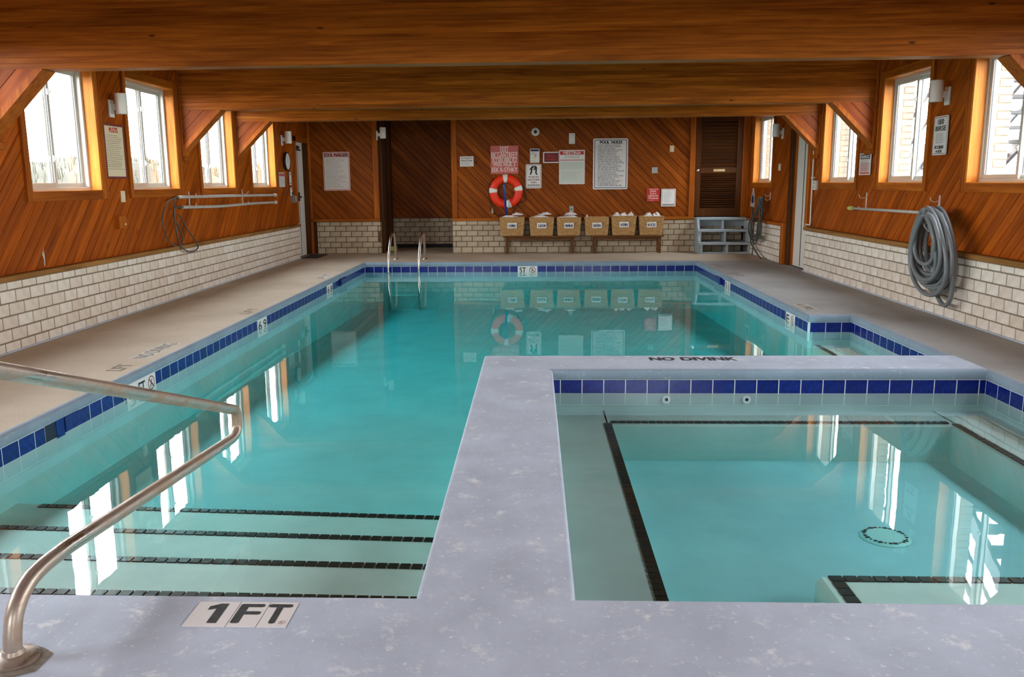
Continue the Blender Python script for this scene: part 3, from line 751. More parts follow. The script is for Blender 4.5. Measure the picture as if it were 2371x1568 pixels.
# ------------------------------------------------------------------ beams with gussets
ZBM = 2.175
def beam(y0, y1, lab, labg):
    b_ = struct('beam', (0, (y0+y1)/2, ZBM), lab); n_ = 16; h = (Z_C-ZBM)/n_
    for i in range(n_):
        mb = MB(); mb.box(X_L-.02, X_R+.02, y0+random.uniform(0,.0015), y1-random.uniform(0,.0015), ZBM+i*h, ZBM+(i+1)*h, .0016); mb.build('lamination', 'wood_x', b_)
    for s_, xw, m_ in ((1, X_L, 'gusset_left'), (-1, X_R, 'gusset_right')):
        fr = Fr((xw, y0, ZBM), (s_,0,0), (0,0,1), (0,-1,0)); T = .50; th = y1-y0
        g = MB(fr); g.prism([(-.01,.0),(T-.045,.0),(-.01,-T+.045)], -.012, -th+.012); core = g.build('gusset_core', m_, b_)
        # three boards laid parallel to the slanting edge, front and back
        for c0, c1 in ((-.012,.002), (-th+.012,-th-.002)):
            w = .150
            for k in range(3):
                d0, d1 = T-.05-k*w, T-.05-(k+1)*w+.008
                d1 = max(d1, .01)
                if d0 <= .02: continue
                p = MB(fr); p.prism([(.0,-d0),(d0,.0),(d1,.0),(.0,-d1)], c0, c1); p.build('gusset_board', m_, b_)
        e = MB(fr); e.prism([(-.01,-T+.048),(T-.048,.0),(T,.0),(T+.012,-.004),(-.01,-T-.022)], .008, -th-.008); e.build('gusset_edge', 'wood_z', b_)
        v_ = MB(fr); v_.box(.0,.035,-T-.05,.0,.012,-th-.012,.004); v_.build('wall_post', 'wood_z', b_)
        f_ = MB(fr); f_.box(.0,.055,-T-.085,-T-.03,.016,-th-.016,.005); f_.build('foot_block', 'wood_z', b_)
        u_ = MB(fr); u_.box(.0,.03,.0,Z_C-ZBM,.012,-.0,.003); u_.build('upper_post', 'wood_z', b_)
    return b_
beam(6.555, 6.725, 'nearest laminated timber beam across the room', None)
beam(10.27, 10.44, 'middle laminated timber beam across the room', None)
beam(12.17, 12.34, 'farthest laminated timber beam across the room', None)
beam(2.84, 3.01, 'laminated timber beam overhead, in front of the picture', None)

# ------------------------------------------------------------------ windows
def frame_pieces(fr, a0, a1, b0, b1, w, c0, c1, ch=.003):
    mb = MB(fr); mb.box(a0,a1,b0,b0+w,c0,c1,ch); mb.box(a0,a1,b1-w,b1,c0,c1,ch); mb.box(a0,a0+w,b0+w,b1-w,c0,c1,ch); mb.box(a1-w,a1,b0+w,b1-w,c0,c1,ch); return mb
def window(idx, fr, a0, a1, lab, brick_at=None, detail=True):
    w_ = struct('window_%d' % idx, tuple(fr((a0+a1)/2, WZ0, 0)), lab); z0, z1 = WZ0, WZ1; cw = .085
    for (p,q_,r_,s_,nm,mt) in ((a0-cw,a0,z0-cw,z1+cw,'casing','wood_z'), (a1,a1+cw,z0-cw,z1+cw,'casing','wood_z'), (a0,a1,z1,z1+cw,'casing','wood_y'), (a0,a1,z0-cw,z0,'casing','wood_y')):
        mb = MB(fr); mb.box(p,q_,r_,s_,-.010,.018,.004); mb.build(nm, mt, w_)
        if mt == 'wood_z':        # back band along the outer edge
            mb = MB(fr); o0 = p if p < a0-.01 else q_-.016; mb.box(o0-.002,o0+.018,r_-.004,s_+.004,-.010,.028,.004); mb.build('back_band', mt, w_)
    for (p,q_,r_,s_) in ((a0-.012,a0+.006,z0,z1), (a1-.006,a1+.012,z0,z1), (a0,a1,z1-.006,z1+.012), (a0,a1,z0-.012,z0+.004)):
        mb = MB(fr); mb.box(p,q_,r_,s_,-.105,.010,.001); mb.build('jamb', 'jamb_wood_lit', w_)
    frame_pieces(fr, a0+.003, a1-.003, z0, z1-.003, .032, -.19, -.098).build('frame', 'white_vinyl', w_)
    am = (a0+a1)/2
    for k, (p,q_,c) in enumerate(((a0+.03, am+.028, -.125), (am-.028, a1-.03, -.158))):
        s_ = frame_pieces(fr, p, q_, z0+.03, z1-.033, .042, c-.012, c+.014).build('sash', 'white_vinyl', w_)
        g = MB(fr); g.box(p+.04, q_-.04, z0+.068, z1-.071, c-.002, c+.002); g.build('pane', 'window_glass', s_)
        t_ = frame_pieces(fr, p+.038, q_-.038, z0+.066, z1-.069, .006, c-.005, c+.006, 0).build('gasket', 'black_plastic', s_)
    for zz in (z0+.26, z1-.30):
        mb = MB(fr); mb.box(am-.012, am+.012, zz, zz+.055, -.112, -.098, .004); mb.box(am-.006, am+.02, zz+.02, zz+.035, -.1, -.086, .003); mb.build('latch', 'white_plastic', w_)
    if brick_at is not None:      # outer brick reveal, one brick deep
        y = brick_at; z = z0-.08; k = 0
        while z < z1:
            o = place(brick_mesh(.12 if k % 2 else .135, .062, .09, 'brick_outside', (0,2,1)), 'brick', (X_R+.272+(.004 if k % 2 else 0), y+.045, z+.033), w_); z += .071; k += 1
        mb = MB(); mb.box(X_R+.20, X_R+.33, y+.006, y+.09, z0-.1, z1+.1); mb.build('mortar_bed', 'mortar', w_)
    return w_
LABL = ['unseen side window nearest the rear on the left', 'second unseen side window on the left', 'left window just before the nearest beam', 'left window half covered by the nearest gusset, dune grass outside',
        'fully visible left window beside the cream notice', 'left window behind the middle gusset', 'small left window nearest the white door']
for i, (a,b_) in enumerate(WIN_L): window(i+1, FL, a, b_, LABL[i])
LABR = ['unseen side window nearest the rear on the right', 'second unseen side window on the right', 'right window just before the nearest beam', 'right window cut by the frame edge, white staircase outside',
        'fully visible right window above the grey hose', 'right window behind the middle gusset, beside the white conduit', 'narrow right window nearest the far wall']
for i, (a,b_) in enumerate(WIN_R): window(i+8, FR, -b_, -a, LABR[i], b_ if a > 5 else None)
for i, (a,b_) in enumerate(REAR):
    fr = Fr((0,Y_B,0),(1,0,0),(0,0,1),(0,1,0)); w_ = struct('window_%d' % (15+i), ((a+b_)/2,Y_B,1.0), 'slider window in the rear wall')
    frame_pieces(fr, a, b_, 1.0, 2.2, .06, -.12, .02).build('frame', 'white_vinyl', w_)
    m_ = (a+b_)/2; mb = MB(fr); mb.box(m_-.04, m_+.04, 1.06, 2.14, -.09, -.02, .004); mb.build('meeting_stile', 'white_vinyl', w_)
    for p, q_ in ((a+.07, m_-.04), (m_+.04, b_-.07)):
        g = MB(fr); g.box(p, q_, 1.06, 2.14, -.06, -.055); g.build('pane', 'window_glass', w_)
# portals that help the renderer find the sky through the openings (they give no light themselves)
def portal(name, loc, rot, sx_, sy_):
    li = bpy.data.lights.new(name, 'AREA'); li.shape = 'RECTANGLE'; li.size = sx_; li.size_y = sy_; li.cycles.is_portal = True
    o = bpy.data.objects.new(name, li); COL.objects.link(o); o.location = loc; o.rotation_euler = rot
for (a,b_) in WIN_L: portal('sky_portal', (X_L-.25, (a+b_)/2, (WZ0+WZ1)/2), (0, math.radians(-90), 0), WZ1-WZ0, b_-a)
for (a,b_) in WIN_R: portal('sky_portal', (X_R+.25, (a+b_)/2, (WZ0+WZ1)/2), (0, math.radians(90), 0), WZ1-WZ0, b_-a)
for (a,b_) in REAR: portal('sky_portal', ((a+b_)/2, Y_B-.2, 1.6), (math.radians(90), 0, 0), b_-a, 1.2)

# ------------------------------------------------------------------ doors
d1 = struct('door_1', (X_L,15.6,0), 'white metal door in the left wall near the far corner')
mb = MB(FL); mb.box(DL[0]-.02, DL[1]+.02, -.02, 2.07, -.10, -.06, .004); mb.build('leaf', 'white_paint', d1)
mb = MB(FL); mb.box(15.58, 15.592, .02, 2.0, -.061, -.056); mb.build('gap', 'dark_gap', d1)
mb = MB(FL); mb.box(DL[0]-.005, DL[0]+.10, .0, 2.04, -.075, -.02, .004); mb.build('door_stop', 'white_paint', d1)
for (p,q_,r_,s_) in ((DL[0]-.11,DL[0]-.005,.0,2.14), (DL[0]-.11,16.05,2.05,2.14)):
    mb = MB(FL); mb.box(p,q_,r_ if r_ > 1 else .61,s_,-.02,.022,.005); mb.build('casing', 'wood_z', d1)
mb = MB(FL); mb.box(15.93, 16.03, 0, 2.05, -.12, .02, .004); mb.build('jamb', 'dark_door', d1)
mb = MB(FL); mb.box(15.36, 15.56, 1.93, 1.985, -.06, -.005, .01); mb.box(15.40, 15.66, 1.90, 1.925, -.03, -.01, .004); mb.build('closer', 'black_plastic', d1)
mb = MB(FL); mb.box(15.52, 15.56, 1.0, 1.16, -.06, -.03, .008); mb.box(15.53, 15.55, 1.06, 1.09, -.03, .005, .004); mb.build('handle', 'black_plastic', d1)
d2 = struct('door_2', (X_R,13.0,0), 'white metal door in the right wall beyond the brick')
mb = MB(FR); mb.box(-DR[1]-.02, -DR[0]+.02, -.02, 2.08, -.10, -.055, .004); mb.build('leaf', 'white_paint', d2)
mb = MB(FR); mb.box(-13.02, -13.00, .02, 2.04, -.056, -.051); mb.build('gap', 'dark_gap', d2)
for (p,q_,m_) in ((-DR[1]-.13,-DR[1],'dark_door'), (-DR[0],-DR[0]+.10,'wood_z')):
    mb = MB(FR); mb.box(p,q_,0 if m_ == 'dark_door' else .64,2.15,-.02,.035,.006); mb.build('casing', m_, d2)
mb = MB(FR); mb.box(-DR[1]-.13,-DR[0]+.10,2.06,2.15,-.02,.036,.006); mb.build('casing', 'wood_y', d2)
mb = MB(FR); mb.box(-DR[1]-.26, -DR[1]-.13, 0, .645, -.02, .085, .006); mb.build('end_post', 'wood_z', d2)
d3 = struct('door_3', (3.44,Y_F,.64), 'dark louvred wooden door above the grey steps')
for (p,q_,r_,s_) in ((2.97,3.07,.65,2.46),(3.72,3.82,.65,2.46),(3.07,3.72,.65,.80),(3.07,3.72,1.44,1.54),(3.07,3.72,2.36,2.46)):
    mb = MB(FF); mb.box(p,q_,r_,s_,-.055,-.01,.004); mb.build('stile', 'dark_door', d3)
mb = MB(FF); mb.box(2.96,3.95,.6,2.5,-.08,-.06); mb.build('backing', 'dark_gap', d3)
for (r_,s_) in ((.80,1.44),(1.54,2.36)):
    z = r_+.012; st = .040 if r_ < 1 else .062
    while z < s_-.02:
        mb = MB(FF); mb.add([(3.07,z,-.050),(3.72,z,-.050),(3.72,z+st*.66,-.020),(3.07,z+st*.66,-.020),(3.07,z+.008,-.056),(3.72,z+.008,-.056),(3.72,z+st*.66+.006,-.026),(3.07,z+st*.66+.006,-.026)],
               [(0,1,2,3),(7,6,5,4),(0,4,5,1),(3,2,6,7),(0,3,7,4),(1,5,6,2)]); mb.build('slat', 'dark_slat', d3); z += st
mb = MB(FF); mb.box(3.30,3.51,1.465,1.51,-.01,-.004,.002); tag(mb.build('name_plate', 'brass', d3), 'small brass plate')
mb = MB(FF); mb.lathe([(.012,0),(.012,.03),(.026,.04),(.026,.058),(.012,.066)], (3.005,1.49,-.01), 2, 16); tag(mb.build('knob', 'chrome', d3), 'pale round door knob')
for (p,q_,c) in ((3.82,3.955,.0),):
    mb = MB(FF); mb.box(p,q_,.62,2.5,-.03,.02,.006); mb.build('casing', 'wood_z', d3)
# wooden threshold and dark skirting of the recess
mb = MB(); mb.box(-2.84,-1.53,17.50,17.58,0,.07,.006); tag(mb.build('baseboard_recess', 'black_rubber'), 'dark skirting at the back of the recess', kind='structure')
mb = MB(); mb.prism([(-2.86,16.60),(-2.70,16.60),(-2.72,16.9),(-2.86,16.9)], 0, .085); tag(mb.build('door_wedge', 'yellow_tip'), 'yellowish wedge on the floor of the dark recess', 'wedge')
#--SPLIT--
# ------------------------------------------------------------------ signs
def sign(name, lab, cat, fr, a0, a1, b0, b1, board, border=None, bw=.008, inset=.010, r=.015, th=.006, c=.0145, frame=None, group=None):
    t_ = thing(name, lab, cat, tuple(fr((a0+a1)/2, b0, c)), group)
    mb = MB(fr); mb.prism(rrect(a0,a1,b0,b1,r), c, c+th); mb.build('board', board, t_)
    if border:
        o = rrect(a0+inset,a1-inset,b0+inset,b1-inset,max(.003,r-inset*.5)); i = rrect(a0+inset+bw,a1-inset-bw,b0+inset+bw,b1-inset-bw,max(.002,r-inset*.5-bw*.5)); n_ = len(o)
        mb = MB(fr); mb.add([(x,y,c+th+.0006) for x,y in o]+[(x,y,c+th+.0006) for x,y in i], [(k,(k+1)%n_,n_+(k+1)%n_,n_+k) for k in range(n_)]); mb.build('border', border, t_, recalc=False)
    if frame: frame_pieces(fr, a0-.012, a1+.012, b0-.012, b1+.012, .02, c-.004, c+th+.008).build('frame', frame, t_)
    return t_, c+th+.0008
def letters(t_, fr, c, mat, rows, name='lettering', bold=.0):
    for (s_,a0,a1,b0,b1) in rows: mb = MB(fr); text(mb, s_, a0, a1, b0, b1, c, bold); mb.build(name, mat, t_, recalc=False)
def small(t_, fr, c, mat, *args, **kw):
    mb = MB(fr); fineprint(mb, *args, c, **kw); mb.build('fine_print', mat, t_, recalc=False)
def patch(t_, fr, c, mat, name, *rects):
    mb = MB(fr)
    for (a0,a1,b0,b1) in rects: mb.quad(a0,a1,b0,b1,c)
    return mb.build(name, mat, t_, recalc=False)
# far wall
t_, c = sign('notice', 'small white notice nearest the dark recess on the far boards', 'sign', FF, -1.37, -1.115, 1.60, 1.785, 'sign_white', r=.008)
letters(t_, FF, c, 'ink_black', [('R Chagrnm',-1.345,-1.135,1.735,1.765), ('bloom Lou. Adw',-1.345,-1.14,1.695,1.722)], bold=.001); small(t_, FF, c, 'ink_grey', -1.34, -1.15, 1.615, 1.685, 4, seed=3)
t_, c = sign('notice', 'square rose red board with white lettering above the life ring', 'sign', FF, -.80, -.285, 1.46, 1.97, 'sign_rose', None, r=.006)
letters(t_, FF, c, 'ink_pale', [('EXXT',-.62,-.47,1.85,1.955), ('BICGANTREEY',-.785,-.30,1.745,1.855), ('XTSRUIIRLX2',-.775,-.315,1.665,1.755), ('WEIS NGK S',-.755,-.345,1.595,1.675), ('EEK R-STHKY',-.775,-.305,1.495,1.575)], bold=.0025)
t_, c = sign('notice', 'little white picture notice with blue top band', 'sign', FF, -.07, .105, 1.655, 1.91, 'sign_white', 'ink_grey', bw=.003)
patch(t_, FF, c, 'ink_navy', 'header_band', (-.058,.093,1.862,1.897)); small(t_, FF, c, 'ink_navy', -.045, .08, 1.80, 1.845, 2, seed=5)
mb = MB(FF); mb.prism([(.018+.028*math.cos(k*.5236), 1.755+.035*math.sin(k*.5236)) for k in range(12)], c-.0003, c); mb.build('picture', 'sign_cream', t_)
mb = MB(FF); mb.prism([(.035+.012*math.cos(k*.785), 1.785+.012*math.sin(k*.785)) for k in range(8)], c, c+.0004); mb.build('red_spot', 'ink_red', t_); small(t_, FF, c, 'ink_grey', -.04, .075, 1.672, 1.70, 1, seed=6)
t_, c = sign('notice', 'white warning sign with dark figure of two legs and red border', 'sign', FF, -.15, .14, 1.19, 1.63, 'sign_white', 'ink_maroon', bw=.006, inset=.012)
mb = MB(FF)
for pl in ([(-.065,1.555),(-.03,1.60),(.0,1.60),(.0,1.57),(-.028,1.55),(-.03,1.49),(-.05,1.44),(-.078,1.44),(-.06,1.49),(-.06,1.53),(-.085,1.535)],
           [(.005,1.60),(.035,1.60),(.062,1.57),(.055,1.51),(.052,1.47),(.075,1.44),(.045,1.435),(.022,1.475),(.03,1.52),(.012,1.545)],
           [(-.015,1.545),(.02,1.545),(.02,1.525),(-.015,1.525)]): mb.prism(pl, c, c+.0006)
mb.build('pictogram', 'ink_black', t_)
letters(t_, FF, c, 'ink_maroon', [('DO NO DO',-.095,.09,1.385,1.412), ('cACT.DEA',-.115,.105,1.332,1.365), ('SXEO',-.055,.05,1.285,1.312)], bold=.0018); letters(t_, FF, c, 'ink_black', [('SCATICOO',-.112,.108,1.228,1.262)], bold=.002)
t_, c = sign('notice', 'dark red sign with white edge, left of the red-headed notice', 'sign', FF, .17, .455, 1.65, 1.85, 'sign_white', r=.006)
patch(t_, FF, c, 'sign_darkred', 'red_panel', (.19,.452,1.668,1.832)); letters(t_, FF, c+.0004, 'ink_red', [('Thmpk',.235,.40,1.745,1.785), ('Insoulder',.225,.415,1.70,1.735)], bold=.0015); small(t_, FF, c+.0004, 'ink_red', .25,.39,1.80,1.822,1, seed=8)
t_, c = sign('notice', 'tall pale notice with red heading band', 'sign', FF, .465, .94, 1.26, 1.88, 'sign_white', 'sign_pink', bw=.004, r=.012)
patch(t_, FF, c, 'ink_red', 'header_band', (.482,.918,1.795,1.858), (.475,.93,1.692,1.703)); patch(t_, FF, c, 'sign_green', 'form_area', (.482,.925,1.285,1.675))
letters(t_, FF, c+.0004, 'sign_white', [('MESTINA',.545,.865,1.803,1.852)], bold=.0025); letters(t_, FF, c+.0004, 'ink_grey', [('JR DOHOOSD',.565,.84,1.718,1.78)])
small(t_, FF, c+.0005, 'ink_green', .495,.915,1.53,1.66, 6, seed=9, ragged=.1); small(t_, FF, c+.0005, 'ink_grey', .50,.91,1.33,1.50, 6, seed=10, fill=.3)
t_, c = sign('notice', 'largest white rules board with navy border, headed in capitals', 'sign', FF, 1.09, 1.73, 1.16, 2.08, 'sign_white', 'ink_navy', bw=.011, inset=.024, r=.03)
letters(t_, FF, c, 'ink_black', [('POUL',1.215,1.385,1.985,2.035), ('NULES',1.425,1.62,1.985,2.035)], bold=.004)
small(t_, FF, c, 'ink_navy', 1.175,1.68,1.215,1.975, 26, seed=12, fill=.68, dense=1.15); small(t_, FF, c, 'ink_navy', 1.145,1.16,1.23,1.965, 26, seed=14, ragged=.0)
t_, c = sign('notice', 'small bright red notice low on the far boards', 'sign', FF, 2.09, 2.325, .935, 1.175, 'sign_red', 'sign_rose', bw=.003, inset=.006, r=.004)
letters(t_, FF, c, 'ink_pale', [('Wid Ind',2.13,2.29,1.145,1.163), ('DNW',2.15,2.26,1.10,1.135), ('Ibaiml',2.15,2.26,1.065,1.09), ('OEKEVDS',2.115,2.30,1.02,1.05), ('Wadtuss',2.115,2.30,.978,1.01)], bold=.0012); small(t_, FF, c, 'ink_pale', 2.13,2.29,.945,.965,1, seed=15)
t_, c = sign('notice', 'small white notice with red edge beside the bright red one', 'sign', FF, 2.355, 2.62, .84, 1.16, 'card_white', 'ink_maroon', bw=.005, inset=.014, r=.004)
small(t_, FF, c, 'ink_grey', 2.40,2.56,.905,1.115, 11, seed=16, fill=.4); patch(t_, FF, c, 'ink_grey', 'footer_band', (2.378,2.597,.858,.885)); letters(t_, FF, c, 'ink_maroon', [('ONE',2.46,2.51,1.122,1.135)])
t_, c = sign('notice', 'tall pinkish board with red heading on the boards left of the recess', 'sign', FF, -3.93, -3.43, 1.18, 1.89, 'sign_pink', 'ink_maroon', bw=.003, inset=.012, r=.015)
patch(t_, FF, c-.0004, 'sign_white', 'field', (-3.90,-3.46,1.21,1.79)); letters(t_, FF, c, 'ink_maroon', [('SOOL MARGER!',-3.905,-3.455,1.80,1.865)], bold=.004); small(t_, FF, c, 'ink_grey', -3.88,-3.47,1.24,1.775, 17, seed=18, fill=.4, ragged=.5)
# left wall
t_, c = sign('notice', 'cream notice in a thin frame between the two nearest left windows', 'sign', FL, 8.385, 8.785, 1.385, 1.895, 'sign_cream', None, r=.004, frame='ink_maroon')
letters(t_, FL, c, 'ink_red', [('M.GYS',8.50,8.67,1.825,1.875)], bold=.004); small(t_, FL, c, 'ink_grey', 8.41,8.76,1.48,1.805, 17, seed=20, fill=.42, ragged=.25); patch(t_, FL, c, 'ink_grey', 'rule', (8.40,8.77,1.465,1.469))
t_, c = sign('notice', 'small white notice with pink top below the wall clock', 'sign', FL, 14.14, 14.46, 1.26, 1.50, 'sign_white', None, r=.004)
patch(t_, FL, c, 'sign_rose', 'header_band', (14.145,14.455,1.435,1.485)); small(t_, FL, c, 'ink_green', 14.17,14.43,1.28,1.42,5, seed=22, fill=.4)
t_, c = sign('notice', 'narrow upright white card beside the white door casing', 'sign', FL, 14.74, 14.86, 1.29, 1.51, 'card_white', None, r=.003)
patch(t_, FL, c, 'ink_black', 'mark', (14.77,14.82,1.46,1.49)); patch(t_, FL, c, 'ink_black', 'mark', (14.77,14.83,1.31,1.33))
t_, c = sign('notice', 'lower small white card above the grey lock box', 'sign', FL, 14.76, 14.87, 1.11, 1.25, 'card_white', None, r=.003); patch(t_, FL, c, 'ink_maroon', 'mark', (14.78,14.85,1.225,1.238))
# right wall
t_, c = sign('notice', 'white notice with red edge below the right wall lamp', 'sign', FR, -8.76, -8.47, 1.525, 1.895, 'sign_white', 'ink_maroon', bw=.005, inset=.010, r=.02)
letters(t_, FR, c, 'ink_black', [('18/0',-8.68,-8.56,1.815,1.865), ('BIRSE',-8.72,-8.51,1.755,1.80), ('NT LOREAD',-8.71,-8.53,1.585,1.615), ('N EDE',-8.68,-8.56,1.548,1.572)], bold=.003); small(t_, FR, c, 'ink_grey', -8.70,-8.53,1.635,1.735,6, seed=24, ragged=.2)
t_, c = sign('notice', 'small white notice with black heading under the middle right gusset', 'sign', FR, -10.655, -10.305, 1.35, 1.605, 'sign_white', None, r=.008)
patch(t_, FR, c, 'ink_black', 'header_band', (-10.63,-10.33,1.535,1.59)); patch(t_, FR, c, 'sign_rose', 'footer_band', (-10.63,-10.33,1.362,1.385)); patch(t_, FR, c, 'sign_pink', 'field', (-10.63,-10.33,1.39,1.495))
letters(t_, FR, c+.0004, 'sign_white', [('ENERGIC',-10.61,-10.35,1.545,1.58)], bold=.002); small(t_, FR, c+.0004, 'ink_maroon', -10.61,-10.35,1.395,1.525,7, seed=26, ragged=.2)

# ------------------------------------------------------------------ wall fittings
def sconce(fr, a, b0, lab, g='white wall lamps'):
    t_ = thing('wall_lamp', lab, 'lamp', tuple(fr(a, b0, 0)), g)
    mb = MB(fr); mb.box(a-.045, a+.045, b0-.03, b0+.14, .0, .022, .005); mb.build('back_plate', 'white_plastic', t_)
    mb = MB(fr); mb.box(a-.022, a+.022, b0+.04, b0+.10, .02, .075, .004); mb.build('arm', 'white_plastic', t_)
    mb = MB(fr); mb.lathe([(.054,0),(.057,.003),(.057,.197),(.054,.20),(.046,.19),(.046,.01)], (a, b0, .118), 1, 28); mb.build('shade', 'white_plastic', t_, smooth=True)
    mb = MB(fr); mb.lathe([(.018,.06),(.030,.10),(.026,.14),(.012,.16)], (a, b0, .118), 1, 14); mb.build('bulb', 'card_white', t_, smooth=True)
sconce(FL, 8.60, 2.005, 'white cylinder wall lamp between the two nearest left windows')
sconce(FL, 14.45, 1.975, 'white cylinder wall lamp above the clock')
sconce(FR, -8.55, 2.02, 'white cylinder wall lamp between the two nearest right windows')
sconce(FR, -14.0, 1.975, 'white cylinder wall lamp near the far right door')
sconce(Fr((-2.90,0,0),(0,1,0),(0,0,1),(1,0,0)), 16.0, 2.12, 'white cylinder wall lamp at the edge of the dark recess')
ck = thing('wall_clock', 'round wall clock with dark rim left of the white door', 'clock', tuple(FL(14.60,1.53,0)))
mb = MB(FL); mb.lathe([(.150,0),(.158,.012),(.158,.045),(.146,.055),(.138,.045),(.001,.045)], (14.60,1.685,0), 2, 36); mb.build('rim', 'black_plastic', ck, smooth=True)
mb = MB(FL); mb.lathe([(.137,.0),(.137,.002),(.001,.002)], (14.60,1.685,.0455), 2, 36); mb.build('face', 'clock_face', ck)
mb = MB(FL); mb.add([(14.595,1.685,.0485),(14.605,1.685,.0485),(14.625,1.79,.0485),(14.618,1.79,.0485)],[(0,1,2,3)]); mb.add([(14.60,1.69,.0488),(14.60,1.68,.0488),(14.55,1.655,.0488)],[(0,1,2)]); mb.build('hands', 'ink_black', ck, recalc=False)
def plate(name, lab, cat, fr, a, b0, w, h, mat, feat='switch', th=.008, c0=0):
    t_ = thing(name, lab, cat, tuple(fr(a, b0, c0)))
    mb = MB(fr); mb.box(a-w/2, a+w/2, b0, b0+h, c0-.004, c0+th, .002); mb.build('plate', mat, t_); m_ = b0+h/2
    if feat == 'switch': mb = MB(fr); mb.box(a-w*.16, a+w*.16, m_-h*.22, m_+h*.22, c0+th-.001, c0+th+.006, .001); mb.build('rocker', 'white_plastic', t_)
    if feat == 'outlet':
        for k in (-1,1):
            mb = MB(fr); mb.box(a-w*.2, a+w*.2, m_+k*h*.22-h*.12, m_+k*h*.22+h*.12, c0+th-.001, c0+th+.002, .0008); mb.build('socket', 'grey_plastic', t_)
    if feat == 'button': mb = MB(fr); mb.lathe([(w*.18,0),(w*.18,.012),(w*.05,.013)], (a,m_,c0+th-.001), 2, 14); mb.build('button', 'ink_black', t_)
    return t_
plate('outlet_plate', 'cream outlet plate low between the two nearest left windows', 'outlet', FL, 8.705, 1.135, .085, .115, 'sign_cream', 'switch')
b_ = plate('switch_box', 'brown box with switch on the left boards below the cream outlet', 'switch', FL, 8.56, .875, .15, .125, 'wood_z', None, .05); mb = MB(FL); mb.box(8.60,8.615,.905,.925,.05,.058,.002); mb.build('toggle', 'white_plastic', b_)
b_ = plate('lock_box', 'grey box with white side beside the left white door', 'box', FL, 14.90, .985, .13, .13, 'grey_box', None, .05); mb = MB(FL); mb.box(14.965,15.03,1.0,1.10,.0,.045,.004); mb.build('white_cover', 'white_plastic', b_)
mb = MB(FL); mb.tube([(14.87+.03*math.cos(k*.314),1.125+.045*math.sin(k*.314),.02) for k in range(11)], .007, 8); mb.build('shackle', 'black_plastic', b_)
cam_ = thing('dome_speaker', 'round white dome fitting high on the far boards', 'fitting', tuple(FF(.03,2.14,0)))
mb = MB(FF); mb.lathe([(.074,0),(.074,.008),(.06,.018),(.036,.022)], (.03,2.212,0), 2, 30); mb.build('ring', 'white_plastic', cam_, smooth=True)
mb = MB(FF); mb.lathe([(.036,.0),(.034,.006),(.028,.010),(.026,.004)], (.03,2.212,.020), 2, 24); mb.build('collar', 'grey_box', cam_, smooth=True)
mb = MB(FF); mb.lathe([(.022,0),(.018,.008),(.010,.014),(.001,.016)], (.03,2.212,.020), 2, 18); mb.build('lens', 'ink_black', cam_, smooth=True)
b_ = plate('alarm_box', 'white upright box with small strobe high on the far boards', 'alarm', FF, .70, 1.99, .11, .19, 'white_plastic', None, .03); mb = MB(FF); mb.box(.675,.725,2.10,2.155,.03,.045,.006); mb.build('strobe', 'card_white', b_); mb = MB(FF); mb.box(.665,.735,2.02,2.024,.030,.032); mb.build('slot', 'ink_grey', b_)
plate('switch_plate', 'cream double switch plate near the louvred door', 'switch', FF, 2.53, 1.825, .08, .115, 'sign_cream', 'switch')
plate('junction_plate', 'blank square grey plate right of the rules board', 'plate', FF, 2.225, 1.445, .11, .11, 'grey_plastic', None)
plate('outlet_plate', 'grey outlet plate just above the towel baskets', 'outlet', FF, .70, .745, .075, .115, 'grey_plastic', 'button')
plate('switch_plate', 'cream switch plate beyond the white right door', 'switch', FR, -14.12, 1.45, .12, .11, 'sign_cream', 'switch')
plate('thermostat', 'white thermostat box beside the white conduit', 'thermostat', FR, -12.27, 1.16, .12, .13, 'white_plastic', 'outlet', .03)
cd = thing('conduit_pipe', 'white conduit pipe running down beside the right casing', 'pipe', tuple(FR(-12.36,.66,0)))
mb = MB(FR); mb.tube(spline([(-12.36,2.6,.03),(-12.36,2.0,.03),(-12.355,1.3,.03),(-12.35,.72,.03),(-12.36,.675,.03),(-12.40,.668,.03),(-12.56,.668,.03)],6), .011, 10); mb.build('pipe', 'white_paint', cd, smooth='all')
for z in (2.0, 1.32): mb = MB(FR); mb.box(-12.39,-12.33,z,z+.02,0,.045,.003); mb.build('clip', 'white_paint', cd)
mb = MB(FL); mb.prism([(7.175,.62),(7.185,.63),(7.19,.70),(7.185,.78),(7.178,.70)], .0015, .0025); mb.prism([(7.16,.72),(7.172,.76),(7.176,.69)], .0015, .0025); tag(mb.build('scuff_mark', 'sign_white', wallL), 'chalky white scuff')

# ------------------------------------------------------------------ life ring, pole, rope
lr = thing('life_ring', 'orange life ring with white bands hanging on the far boards', 'life ring', (-.52, Y_F, .84))
rc = (-.52, Y_F-.066, 1.14); mb = MB(); mb.torus(rc, .235, .075, 1, 56, 18, rs=.75); mb.build('ring', 'orange_vinyl', lr, smooth='all')
for ang in (92, 176, 12, 284):
    a0 = math.radians(ang-9); a1 = math.radians(ang+9); vs = []; fs = []; K, Q = 6, 18; o = Vector(rc)
    for i in range(K+1):
        t = a0+(a1-a0)*i/K; d = Vector((math.cos(t),0,math.sin(t)))
        for k in range(Q):
            q_ = 2*math.pi*k/Q; vs.append(tuple(o+d*(.235+.078*math.cos(q_))+Vector((0,1,0))*(.078*.76*math.sin(q_))))
    fs = [(i*Q+k,i*Q+(k+1)%Q,(i+1)*Q+(k+1)%Q,(i+1)*Q+k) for i in range(K) for k in range(Q)]
    mb = MB(); mb.add(vs, fs); mb.build('white_band', 'white_tape', lr, smooth='all')
